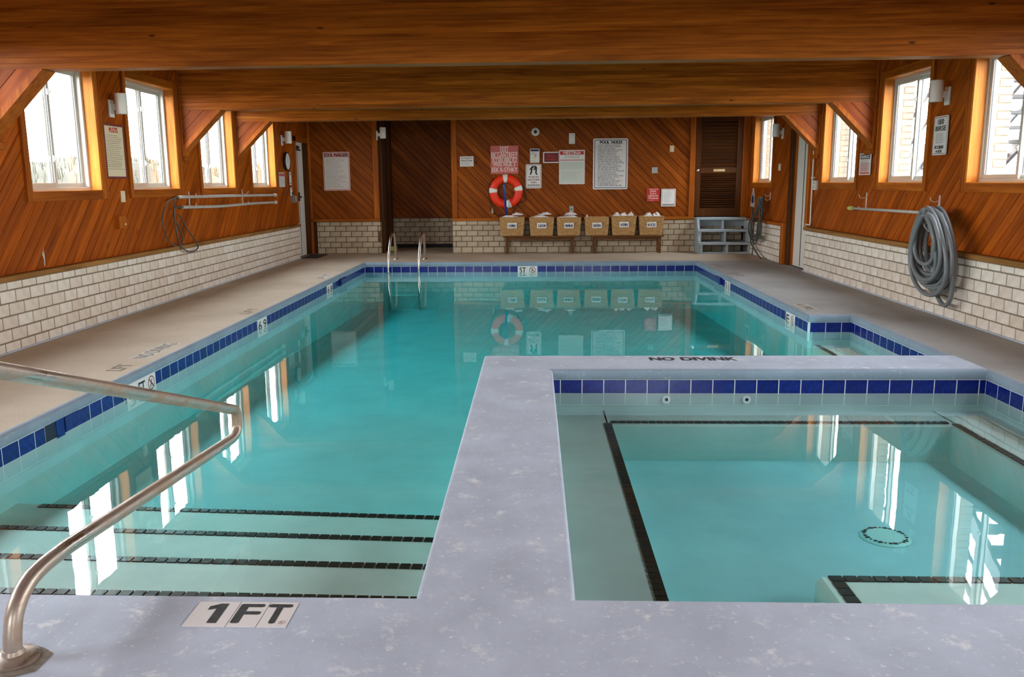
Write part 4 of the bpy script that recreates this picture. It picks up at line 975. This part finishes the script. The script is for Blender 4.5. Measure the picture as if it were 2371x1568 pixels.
mb = MB(); mb.tube(spline([(-.73,Y_F-.02,1.38),(-.80,Y_F-.02,1.30),(-.845,Y_F-.02,1.14),(-.82,Y_F-.03,.98),(-.79,Y_F-.03,.86),(-.76,Y_F-.02,.75),(-.68,Y_F-.02,.70),(-.55,Y_F-.02,.68)],8), .006, 8)
mb.tube(spline([(-.27,Y_F-.02,1.32),(-.20,Y_F-.02,1.20),(-.155,Y_F-.02,1.05),(-.16,Y_F-.02,.97),(-.22,Y_F-.02,.94),(-.28,Y_F-.02,.92),(-.34,Y_F-.02,.82),(-.42,Y_F-.02,.74)],8), .006, 8); mb.build('grab_rope', 'black_rope', lr, smooth='all')
mb = MB(); mb.lathe([(.022,0),(.018,.05),(.006,.10)], (-.775,Y_F-.03,.74), 2, 10); mb.build('rope_float', 'grey_plastic', lr)
sp = thing('rescue_pole', 'blue pole leaning in front of the life ring', 'pole', (-.51, 15.88, .66))
mb = MB(); mb.tube([(-.555,15.86,1.30),(-.55,15.863,1.26),(-.505,15.92,.62)], [.010,.021,.024], 14); mb.build('pole', 'blue_pole', sp, smooth='all')
mb = MB(); mb.box(-.505,-.475,15.862,15.87,.86,.97,.003); mb.build('paper_tag', 'card_white', sp)

# ------------------------------------------------------------------ benches, baskets, towels
def bench(x0, x1, lab):
    t_ = thing('bench', lab, 'bench', ((x0+x1)/2, 15.86, 0), 'low wooden benches under the far wall')
    mb = MB(); mb.box(x0, x1, 15.70, 15.86, .305, .332, .004); mb.build('seat_board', 'bench_wood', t_); mb = MB(); mb.box(x0, x1, 15.867, 16.02, .305, .332, .004); mb.build('seat_board', 'bench_wood', t_)
    mb = MB(); mb.box(x0+.05, x1-.05, 15.735, 15.755, .255, .305, .003); mb.build('apron', 'bench_wood', t_)
    for x in (x0+.045, x1-.095):
        for y in (15.73, 15.96): mb = MB(); mb.box(x, x+.05, y, y+.045, 0, .305, .004); mb.build('leg', 'bench_wood', t_)
bench(-.57, .78, 'dark wooden bench under the three left baskets'); bench(1.05, 2.37, 'dark wooden bench under the three right baskets')
def basket(x, w, h, z0, lab, word, seed):
    R = random.Random(seed); t_ = thing('basket', lab, 'basket', (x, 15.86, z0), 'woven towel baskets on the benches')
    rows = 15; per = 64; vs = []; fs = []
    def ring(f, out):
        hw = (.395+(w-.395)*f)/2+out; hd = (.26+.07*f)/2+out; p = []
        for k in range(per):
            s_ = k/per*4; side = int(s_); u = s_-side
            cx, cy = [(-hw+2*hw*u,-hd),(hw,-hd+2*hd*u),(hw-2*hw*u,hd),(-hw,hd-2*hd*u)][side]
            p.append((cx, cy))
        return p
    lv = rows*3
    for i in range(lv+1):
        f = i/lv; bulge = .0075*math.sin(math.pi*((i % 3)+.5)/3) if i < lv else 0
        for k, (cx, cy) in enumerate(ring(f, 0)):
            sg = 1 if ((k//2)+(i//3)) % 2 else -.4; o = bulge*(.7+.5*sg); d = Vector((cx/(w/2), cy/.16, 0))
            vs.append((x+cx+(o if abs(d.x) > abs(d.y) else 0)*(1 if cx > 0 else -1), 15.86+cy+(o if abs(d.y) >= abs(d.x) else 0)*(1 if cy > 0 else -1), z0+h*f))
    fs = [(i*per+k, i*per+(k+1)%per, (i+1)*per+(k+1)%per, (i+1)*per+k) for i in range(lv) for k in range(per)]+[list(range(per))[::-1]]
    mb = MB(); mb.add(vs, fs); mb.build('body', 'wicker', t_, recalc=False)
    mb = MB(); mb.tube([(x+cx, 15.86+cy, z0+h) for cx, cy in ring(1, 0)], .010, 8, closed=True); mb.build('rim', 'wicker', t_, smooth='all')
    mb = MB(); mb.box(x-.17,x+.17,15.86-.13,15.86+.13,z0+h-.10,z0+h-.085); mb.build('lining', 'towel', t_)
    fr = Fr((x, 15.86-.152, z0), (1,0,0), Vector((0,-.035/h,1)).normalized(), (0,-1,0)); zc = h*.57
    mb = MB(fr); mb.box(-.086,.086,zc-.05,zc+.05,.004,.010,.001); lb = mb.build('label_card', 'card_white', t_)
    mb = MB(fr); text(mb, word, -.068, .068, zc-.028, zc+.02, .0105, .0025); fineprint(mb, -.03,.03,zc+.024,zc+.036,1,.0105); mb.build('lettering', 'ink_navy', lb, recalc=False)
def towel(x, y, z, sx_, sy_, sz_, lab, seed, base=.05):
    R = random.Random(seed); vs = []; nu, nv = 18, 12; ph = [R.uniform(0,6.28) for _ in range(6)]
    for j in range(nv+1):
        for i in range(nu+1):
            u, v = i/nu*2-1, j/nv*2-1; e = max(0, 1-max(abs(u),abs(v))**4)
            hgt = sz_*e*(.62+.22*math.sin(3.2*u+ph[0]+1.5*v)+.16*math.sin(7*u*v+5*v+ph[1])+.10*math.sin(9*u+ph[2]))
            vs.append((x+sx_*u*(1+.05*math.sin(4*v+ph[3])), y+sy_*v, z+hgt))
    n0 = len(vs); vs += [(p[0], p[1], z-base) for p in vs[:]]
    idx = lambda i, j: j*(nu+1)+i; fs = [(idx(i,j),idx(i+1,j),idx(i+1,j+1),idx(i,j+1)) for j in range(nv) for i in range(nu)]
    fs += [tuple(n0+k for k in f[::-1]) for f in fs[:]]
    rim = [idx(i,0) for i in range(nu)]+[idx(nu,j) for j in range(nv)]+[idx(i,nv) for i in range(nu,0,-1)]+[idx(0,j) for j in range(nv,0,-1)]
    fs += [(rim[k], rim[k]+n0, rim[(k+1)%len(rim)]+n0, rim[(k+1)%len(rim)]) for k in range(len(rim))]
    mb = MB(); mb.add(vs, fs); tag(mb.build('towel', 'towel', None, smooth='all'), lab, 'towel', 'white towels in the baskets')
BK = [(-.40,.45,.335,'first basket from the life ring side, blue pole behind it','COMRIO',1),(.142,.45,.33,'second woven basket from the life ring, white label','COATOM',2),(.64,.44,.325,'third woven basket, right end of the left bench','MEMIOIS',3),
      (1.15,.44,.325,'emptiest woven basket, left end of the right bench','SIDEIN',4),(1.64,.455,.345,'middle basket of the right bench, heaped with three towels','OOFIER',5),(2.14,.45,.335,'last woven basket, nearest the grey steps','ROCES',6)]
for (x,w,h,lab,word,sd) in BK: basket(x, w, h, .333, lab, word, sd)
zt_ = .333+.345
towel(-.44,15.80,zt_-.01,.165,.078,.045,'flat white towel in the basket nearest the life ring',11); towel(-.30,15.84,zt_+.036,.10,.10,.050,'folded white towel raised at the back of the first basket',12,.004)
towel(.10,15.85,zt_-.012,.17,.11,.045,'flat white towel in the second basket',13); towel(.20,15.85,zt_+.040,.12,.10,.045,'rumpled white towel on top in the second basket',14,.004)
towel(.62,15.85,zt_-.015,.18,.11,.04,'flat white towel in the third basket',15); towel(.68,15.85,zt_+.034,.11,.10,.05,'peaked white towel in the third basket',16,.004)
towel(.975,15.83,zt_-.02,.018,.03,.07,'white towel corner sticking out of the emptiest basket',17)
towel(1.515,15.85,zt_+.01,.056,.11,.065,'rolled white towel at the left of the heaped basket',18); towel(1.64,15.85,zt_+.012,.058,.11,.07,'rolled white towel in the middle of the heaped basket',19); towel(1.765,15.85,zt_+.01,.056,.11,.07,'rolled white towel at the right of the heaped basket',20)
towel(2.09,15.85,zt_+.002,.068,.11,.065,'bunched white towel in the basket nearest the steps',21); towel(2.235,15.85,zt_+.002,.066,.11,.072,'white towel against the rim of the basket nearest the steps',22)

# ------------------------------------------------------------------ grey wooden steps
st = thing('step_unit', 'grey painted three-step wooden unit below the louvred door', 'steps', (3.45, 15.8, 0))
lev = [(.205,15.50),(.430,15.66),(.640,15.82)]
def side(x0, x1):
    mb = MB(Fr((x0,0,0),(0,1,0),(0,0,1),(1,0,0))); mb.prism([(15.51,0),(16.03,0),(16.03,.615),(15.80,.615)], 0, x1-x0); mb.build('side_panel', 'step_paint', st)
side(3.0-.02, 3.0+.015); side(3.88, 3.915)
for (z,y) in lev:
    mb = MB(); mb.box(2.965, 3.93, y-.02, 16.035, z-.045, z, .005); mb.build('tread', 'step_paint', st)
zp = 0
for k, (z,y) in enumerate(lev):
    xm = 3.455+(2-k)*.012
    mb = MB(); mb.box(xm-.02, xm+.02, y, y+.32 if k < 2 else 16.03, zp, z-.045, .003); mb.build('divider', 'step_paint', st)
    for x in (3.02, 3.87): mb = MB(); mb.box(x-.025, x+.02, y, y+.03, zp, z-.045, .003); mb.build('front_post', 'step_paint', st)
    zp = z
mb = MB(); mb.box(3.0,3.9,16.005,16.03,.47,.60,.003); mb.build('back_panel', 'step_paint', st)
mb = MB(); mb.box(3.0,3.9,15.51,15.55,0,.035,.004); mb.build('bottom_rail', 'step_paint', st)

# ------------------------------------------------------------------ ladder
ld = thing('pool_ladder', 'stainless pool ladder at the far end of the pool', 'ladder', (-2.17, 14.5, 0))
for x in (-2.43, -1.92):
    dx = .03
    mb = MB(); mb.tube(spline([(x,14.13,-1.0),(x,14.09,-.30),(x,14.07,-.10),(x+.005,14.12,.10),(x+dx*.6,14.27,.37),(x+dx,14.38,.455),(x+dx,14.50,.475),(x+dx,14.61,.43),(x+dx*.8,14.70,.28),(x+dx*.6,14.77,.08),(x+dx*.6,14.78,0)],8), .021, 14); mb.build('rail', 'nickel', ld, smooth='all')
    mb = MB(); mb.lathe([(.055,0),(.05,.010),(.026,.018)], (x+dx*.6,14.78,0), 2, 20); mb.build('deck_flange', 'nickel', ld, smooth=True)
for z in (-.30,-.55,-.80): mb = MB(); mb.box(-2.41,-1.94,14.07,14.14,z-.012,z+.012,.006); mb.build('tread', 'white_plastic', ld)

# ------------------------------------------------------------------ near handrail
hr = thing('pool_handrail', 'rusty stainless return handrail on the near deck', 'handrail', (-1.45, 2.12, 0))
HX = -1.45
path = [(HX,2.115,0),(HX,2.118,.06),(HX,2.14,.125),(HX,2.19,.172),(HX,2.27,.195),(HX,2.42,.197)]
p1 = spline(path, 6); p1 += [Vector((HX,2.42+(3.80-2.42)*t, .197-.094*t)) for t in (.15,.3,.45,.6,.75,.9)]
p1 += spline([(HX,3.80,.103),(HX,3.89,.103),(HX,3.945,.125),(HX,3.955,.17),(HX,3.94,.22),(HX,3.86,.252)],6)[0:]
p1 += [Vector((HX,3.86+(1.85-3.86)*t,.252+(.925-.252)*t)) for t in (.08,.2,.35,.5,.65,.8,.93)]
p1 += spline([(HX,1.85,.93),(HX,1.74,.95),(HX,1.66,.92),(HX,1.62,.84)],6) + [Vector((HX,1.61,.5)), Vector((HX,1.61,0))]
mb = MB(); mb.tube(p1, .0245, 20); mb.build('tube', 'rail_steel', hr, smooth='all')
for y in (2.115, 1.61):
    mb = MB(); mb.lathe([(.066,.0),(.066,.006),(.056,.014),(.030,.018),(.0265,.03)], (HX,y,.004), 2, 32); mb.build('escutcheon', 'rail_steel', hr, smooth=True)
mb = MB(); mb.prism([(HX-.095+.19*(k/11)*0+.095+.10*math.cos(k*.5236)*(1.05 if k % 3 else .9)-.0, 2.105+.088*math.sin(k*.5236)*(1.0 if k % 2 else .9)) for k in range(12)], .0, .004); tag(mb.build('rust_stain_pad', 'stencil_brown', hr), 'rusty patch around the foot')

# ------------------------------------------------------------------ deck lettering and markers
ft = thing('depth_marker', 'white near deck tiles with a black depth marking', 'depth marker', (-.9, 2.38, 0))
for (x0,x1,s_,la,lb) in ((-1.055,-.925,'1',-1.005,-.945),(-.922,-.832,'F',-.912,-.845),(-.829,-.742,'T',-.823,-.757)):
    mb = MB(); mb.box(x0,x1,2.305,2.455,-.004,.0035,.001); tl = mb.build('marker_tile', 'tile_marker', ft)
    mb = MB(FD)
    if s_ == '1': mb.add([(p_[0],p_[1],.004) for p_ in ((-.987,2.322),(-.957,2.322),(-.957,2.441),(-.982,2.441),(-1.012,2.423),(-1.012,2.400),(-.987,2.409))], [(0,1,2,6),(6,2,3),(6,3,4,5)])
    else: text(mb, s_, la, lb, 2.325, 2.438, .0040, .0045)
    mb.build('lettering', 'stencil_black', tl, recalc=False)
mb = MB(FD); n_ = 20; cx, cy = -.759, 2.330
mb.add([p for k in range(n_) for p in ((cx+.010*math.cos(6.2832*k/n_),cy+.010*math.sin(6.2832*k/n_),.0041),(cx+.0088*math.cos(6.2832*k/n_),cy+.0088*math.sin(6.2832*k/n_),.0041))],[(2*k,(2*k+2)%(2*n_),(2*k+3)%(2*n_),2*k+1) for k in range(n_)])
text(mb, 'R', cx-.004, cx+.004, cy-.004, cy+.004, .0041); mb.build('maker_mark', 'ink_maroon', tl, recalc=False)
nd = thing('deck_stencil', 'black stencilled words on the divider beyond the spa', 'stencil', (1.17, 6.2, 0))
for (w_, a_, b_) in (('NO',.86,1.035), ('DIVINK',1.09,1.49)): mb = MB(FD); text(mb, w_, a_, b_, 6.165, 6.275, .0012, .006); mb.build('word', 'stencil_black', nd, recalc=False)
def stencil(fr, s_, a0, a1, b0, b1, lab, mat='stencil_brown', pale=False):
    t_ = thing('deck_stencil', lab, 'stencil', tuple(fr((a0+a1)/2,(b0+b1)/2,0)))
    if pale:
        mb = MB(fr); mb.quad(a0-.02,a1+.02,b0-.015,b1+.015,.0008); mb.build('pale_ground', 'stencil_pale', t_, recalc=False)
    mb = MB(fr); text(mb, s_, a0, a1, b0, b1, .0013, .004); mb.build('lettering', mat, t_, recalc=False)
DLf = Fr((0,0,0),(0,1,0),(-1,0,0),(0,0,1)); DRf = Fr((0,0,0),(0,-1,0),(1,0,0),(0,0,1))
stencil(DLf, 'LFT', 5.82, 6.03, 2.945, 3.06, 'brown three-letter stencil on the left deck nearest the handrail'); stencil(DLf, 'NO DIVING', 6.26, 6.86, 2.965, 3.085, 'pale ground stencil of two words on the left deck', pale=True)
stencil(DLf, 'LFT', 8.50, 8.86, 2.92, 3.02, 'brown stencil midway along the left deck'); stencil(DLf, 'FT', 11.75, 12.28, 2.94, 3.04, 'brown stencil at the far end of the left deck', pale=True)
stencil(DRf, 'NO DIVING', -9.06, -8.66, 2.76, 2.88, 'pale ground stencil on the right deck beside the pool bay', pale=True); stencil(DRf, '5 FT', -12.26, -11.78, 2.79, 2.90, 'brown stencil on the right deck near the skimmer'); stencil(DRf, 'FT', -13.58, -13.05, 2.80, 2.88, 'brown stencil on the right deck nearest the steps')
mt = thing('door_mat', 'black rubber mat before the white left door', 'mat', (-4.02, 15.45, 0)); mb = MB(); mb.box(-4.16,-3.86,15.05,15.83,0,.012,.004); mb.build('mat', 'black_rubber', mt)
for k in range(6): mb = MB(); mb.box(-4.13+k*.045,-4.11+k*.045,15.08,15.80,.012,.015); mb.build('rib', 'black_plastic', mt)

# ------------------------------------------------------------------ hoses, poles
hs = thing('hose_coil', 'big grey vacuum hose coiled on the right wall hook', 'hose', tuple(FR(-8.4,.1,.06)))
R = random.Random(5); pts = []
def loop(cy, top, bot, w, off, n_=26, tilt=0.0):
    zc, hz = (top+bot)/2, (top-bot)/2
    cy += .20; w *= 1.08
    return [(cy+w*math.sin(2*math.pi*k/n_)*(1-.25*math.cos(2*math.pi*k/n_))+tilt*math.cos(2*math.pi*k/n_), zc+hz*math.cos(2*math.pi*k/n_), off+.055+.03*math.sin(2*math.pi*k/n_+1)) for k in range(n_)]
LP = [(-8.40,1.035,.24,.36,.10,.0),(-8.42,1.02,.30,.31,.15,-.02),(-8.38,1.00,.36,.33,.19,.03),(-8.44,.99,.42,.27,.13,-.03),(-8.36,1.01,.28,.39,.16,.02),(-8.45,.96,.33,.26,.20,.0),(-8.40,.97,.50,.22,.22,.03),
      (-8.37,1.03,.22,.37,.20,-.02),(-8.47,.95,.40,.30,.17,-.03),(-8.39,.99,.46,.24,.11,.03),(-8.34,.98,.36,.30,.23,.04)]
for (cy,tp_,bt_,w,off,tl_) in LP: pts += loop(cy, tp_, bt_, w, off, 22, tl_)
pts += loop(-8.22, .98, .145, .20, .13, 22, -.06)
mb = MB(FR); mb.tube(spline(pts, 3), .0205, 10); mb.build('coil', 'grey_hose', hs, smooth='all')
mb = MB(FR)
for k in range(5): mb.tube(spline([(-8.42+.02*k,.93-.015*k,.10),(-8.40+.02*k,.97-.012*k,.19),(-8.35+.02*k,.90-.012*k,.25),(-8.32+.02*k,.84-.01*k,.20),(-8.36+.02*k,.86-.01*k,.10)],5), .004, 6)
mb.build('tie_wire', 'grey_plastic', hs, smooth='all')
def hook(fr, a, b0, b1, lab):
    t_ = thing('wall_hook', lab, 'hook', tuple(fr(a,b0,0)), 'pole hooks')
    mb = MB(fr); mb.box(a-.014,a+.014,b0,b1,0,.008,.002); mb.build('strap', 'pink_hook', t_)
    mb = MB(fr); mb.tube(spline([(a,b0+.02,.004),(a,b0-.005,.03),(a,b0-.005,.07),(a,b0+.03,.09)],6), .006, 8); mb.tube(spline([(a,b1-.05,.004),(a,b1-.065,.05),(a,b1-.05,.085),(a,b1-.02,.095)],6), .005, 8); mb.build('prong', 'pink_hook', t_, smooth='all')
hook(FR, -10.40, .955, 1.145, 'pinkish hook holding the pole under the right notice'); hook(FR, -8.55, .98, 1.14, 'pinkish hook above the grey hose coil')
pr_ = thing('vacuum_pole', 'pale pole with yellow tip on the right wall hooks', 'pole', tuple(FR(-9.6,.93,.05)))
mb = MB(FR); mb.tube([(-10.72,.952,.05),(-8.3,.968,.05)], .0165, 12); mb.build('tube', 'pvc', pr_, smooth='all')
mb = MB(FR); mb.tube([(-10.86,.950,.05),(-10.80,.951,.05),(-10.74,.952,.05),(-10.70,.952,.05)], [.012,.026,.028,.024], 12); mb.build('tip', 'yellow_tip', pr_, smooth=True)
hook(FL, 10.40, 1.05, 1.225, 'pale hook at the near end of the left poles'); hook(FL, 12.33, 1.035, 1.235, 'pale hook at the far end of the left poles')
for (z0,z1,y0,lab) in ((1.165,1.135,9.98,'upper pale pole on the left wall hooks'), (1.045,1.02,10.07,'lower pale pole on the left wall hooks')):
    t_ = thing('vacuum_pole', lab, 'pole', tuple(FL((y0+13.8)/2,z0,.04)), 'poles on the left wall')
    mb = MB(FL); mb.tube(spline([(y0,z0,.045),((y0*2+13.8)/3,z0-.022 if z0 < 1.1 else z0-.008,.045),((y0+27.6)/3,(z0+z1)/2-.004,.045),(13.72,z1,.045)],8), .020, 12); mb.build('tube', 'pvc', t_, smooth='all')
    mb = MB(FL); mb.tube([(13.70,z1,.045),(13.74,z1,.045),(13.80,z1,.045),(13.85,z1,.045)], [.020,.032,.030,.006], 12); mb.build('tip', 'pink_hook', t_, smooth=True)
    mb = MB(FL); mb.tube([(y0-.06,z0-.004,.045),(y0+.01,z0,.045)], .012, 10); mb.build('end_cap', 'brown_cable', t_, smooth=True)
cb = thing('cable_loop', 'dark cable looping down from the left wall poles', 'cable', tuple(FL(9.8,.52,.07)))
mb = MB(FL); mb.tube(spline([(9.95,1.165,.06),(9.82,1.155,.07),(9.62,1.11,.07),(9.48,.99,.07),(9.44,.85,.07),(9.52,.72,.07),(9.66,.63,.07),(9.82,.605,.07),(9.93,.63,.07),(9.96,.70,.07),(9.86,.82,.07),(9.77,.93,.07),(9.78,1.02,.07),(9.90,1.05,.07),(10.07,1.045,.06)],8), .0085, 9); mb.build('cable', 'brown_cable', cb, smooth='all')
mb = MB(FL); mb.tube(spline([(9.80,1.14,.085),(9.74,1.05,.09),(9.73,.90,.09),(9.74,.74,.10),(9.80,.62,.10),(9.92,.545,.11),(10.10,.515,.11),(10.26,.53,.11),(10.33,.575,.10),(10.27,.65,.09),(10.12,.76,.08),(9.97,.89,.08),(9.90,.96,.07)],8), .0085, 9); mb.build('cable', 'brown_cable', cb, smooth='all')
fh = thing('hose_coil', 'dark thin hose tangle hanging beside the grey steps', 'hose', tuple(FR(-14.8,.05,.08)))
mb = MB(FR); R = random.Random(3)
for k in range(9):
    a0 = -14.62+R.uniform(-.10,.06); w = .20+.14*R.random(); bt_ = .20+.22*R.random(); off = .125+.07*R.random(); a1 = -14.80+R.uniform(-.12,.22)
    mb.tube(spline([(a0,1.02,off),(a0-.03,.85,off),(a1-w,.60,off+.02),(a1-w*.9,.40,off+.03),(a1-.02,bt_,off+.03),(a1+w*.9,.38,off+.03),(a1+w,.56,off+.02),(a0+.10,.82,off),(a0+.02,1.02,off)],7), .0095, 8)
mb.tube(spline([(-15.15,1.0,.12),(-15.25,.75,.12),(-15.33,.48,.13),(-15.20,.24,.14),(-14.95,.14,.14),(-14.70,.07,.15),(-14.42,.03,.17),(-14.28,.025,.19)],8), .013, 10)
mb.tube(spline([(-14.9,.9,.13),(-15.05,.5,.14),(-15.02,.2,.14),(-15.03,.02,.15)],8), .012, 10); mb.build('coil', 'dark_hose', fh, smooth='all')
hook(FR, -14.58, .98, 1.10, 'dark corner hook holding the thin hose')
tg = thing('hang_tag', 'pointed pale hang tag with blue print on the dark hose', 'tag', tuple(FR(-14.9,.86,.09)))
mb = MB(FR); mb.prism([(-15.02,.86),(-14.74,.85),(-14.77,1.02),(-14.86,1.17),(-14.90,1.17),(-14.98,1.02)], .215, .219); mb.build('card', 'grey_plastic', tg)
mb = MB(FR); mb.prism([(-14.96,.92),(-14.79,.92),(-14.81,1.02),(-14.88,1.06),(-14.94,1.02)], .2191, .2196); mb.build('print', 'ink_navy', tg)

# ------------------------------------------------------------------ outdoors
def height(x, y):
    d = (-5.2-x)/6.0; s_ = max(0, min(1, d)); s_ = s_*s_*(3-2*s_)
    h = -.25+2.10*s_ + .16*math.sin(.55*y+1.3)*s_ + .10*math.sin(1.7*y+.4*x)*s_ + .05*math.sin(3.1*x+2.0*y)*s_
    if x < -11.5: h -= .18*(-11.5-x)*.35
    return h
nx_, ny_ = 46, 110; vs = []; fs = []
for i in range(nx_+1):
    for j in range(ny_+1):
        x = -4.6-(i/nx_)**1.3*22; y = -8+j/ny_*75; vs.append((x, y, height(x, y)))
fs = [(i*(ny_+1)+j, i*(ny_+1)+j+1, (i+1)*(ny_+1)+j+1, (i+1)*(ny_+1)+j) for i in range(nx_) for j in range(ny_)]
mb = MB(); mb.add(vs, fs); tag(mb.build('dune_ground', 'sand', None, smooth='all'), 'pale sand dune outside the left windows', kind='structure')
mb = MB(); mb.add([(4.4,-8,-.3),(40,-8,-.3),(40,70,-.3),(4.4,70,-.3)], [(0,1,2,3)]); mb.add([(-40,-40,-.3),(40,-40,-.3),(40,-2.6,-.3),(-40,-2.6,-.3)], [(0,1,2,3)]); tag(mb.build('yard_ground', 'sand', None, recalc=False), 'sandy ground around the building', kind='structure')
R = random.Random(11); mb = MB()
for k in range(3000):
    x = -10.6+R.gauss(0, .75); y = R.uniform(9, 44); dens = .5+.5*math.sin(.9*y)*math.sin(.37*y+1)
    if R.random() > .25+dens: continue
    z = height(x,y)-.02; L = R.uniform(.12,.34) if R.random() < .985 else R.uniform(.55,.95); a = R.uniform(0,6.28); b_ = R.uniform(.1,.55)*L; w = .012 if L < .5 else .007
    tx, ty = math.cos(a), math.sin(a); px, py = -ty*w, tx*w
    mb.add([(x-px,y-py,z),(x+px,y+py,z),(x+tx*b_*.4+px*.7,y+ty*b_*.4+py*.7,z+L*.6),(x+tx*b_*.4-px*.7,y+ty*b_*.4-py*.7,z+L*.6),(x+tx*b_,y+ty*b_,z+L)], [(0,1,2,3),(3,2,4)])
tag(mb.build('dune_grass', 'dune_grass', None, recalc=False), 'tufts of dune grass along the crest of the sand', 'grass', kind='stuff')
# white outdoor staircase on the right
sr = thing('outdoor_staircase', 'white wooden outdoor staircase beyond the right windows', 'staircase', (7.0, 13.5, -.3))
def stair(xa, xb, y0, z0, y1, z1, n_, up=True):
    L = math.hypot(y1-y0, z1-z0)
    for x in (xa, xb):
        mb = MB(Fr((x-.03,0,0),(0,1,0),(0,0,1),(1,0,0))); mb.prism([(y0,z0-.15),(y0,z0+.12),(y1,z1+.12),(y1,z1-.15)], 0, .06); mb.build('stringer', 'exterior_white', sr)
        mb = MB(); mb.tube([(x,y0,z0+.95),(x,y1,z1+.95)], .045, 6); mb.build('handrail', 'exterior_white', sr)
        for k in range(0, n_+1, 3):
            t = k/n_; y, z = y0+(y1-y0)*t, z0+(z1-z0)*t; mb = MB(); mb.box(x-.045,x+.045,y-.045,y+.045,z-.1,z+1.0); mb.build('post', 'exterior_white', sr)
        mb = MB(); mb.tube([(x,y0,z0+.5),(x,y1,z1+.5)], .03, 6); mb.build('midrail', 'exterior_white', sr)
    for k in range(n_):
        t = (k+.5)/n_; y, z = y0+(y1-y0)*t, z0+(z1-z0)*t; mb = MB(); mb.box(xa,xb,y-.14,y+.14,z-.02,z+.025); mb.build('tread', 'exterior_white', sr)
stair(6.2, 7.5, 17.2, -.2, 10.4, 3.9, 21)
for x in (6.2,7.5):
    for y in (10.4, 9.0, 13.6): mb = MB(); mb.box(x-.07,x+.07,y-.07,y+.07,-.3,4.8 if y < 11 else 2.1); mb.build('support_post', 'exterior_white', sr)
mb = MB(); mb.box(6.1,7.6,8.6,10.5,3.84,3.95); mb.build('landing', 'exterior_white', sr)
for z in (.75,1.5,2.4): mb = MB(); mb.box(7.46,7.54,8.9,13.7,z,z+.14); mb.build('cross_rail', 'exterior_white', sr)
fw = thing('yard_fence', 'low grey fence beyond the outdoor staircase', 'fence', (9.5, 18, -.3))
for k in range(44): mb = MB(); mb.box(9.5,9.53,6+k*.5,6.46+k*.5,-.3,1.05+.02*(k % 3)); mb.build('board', 'exterior_grey', fw)
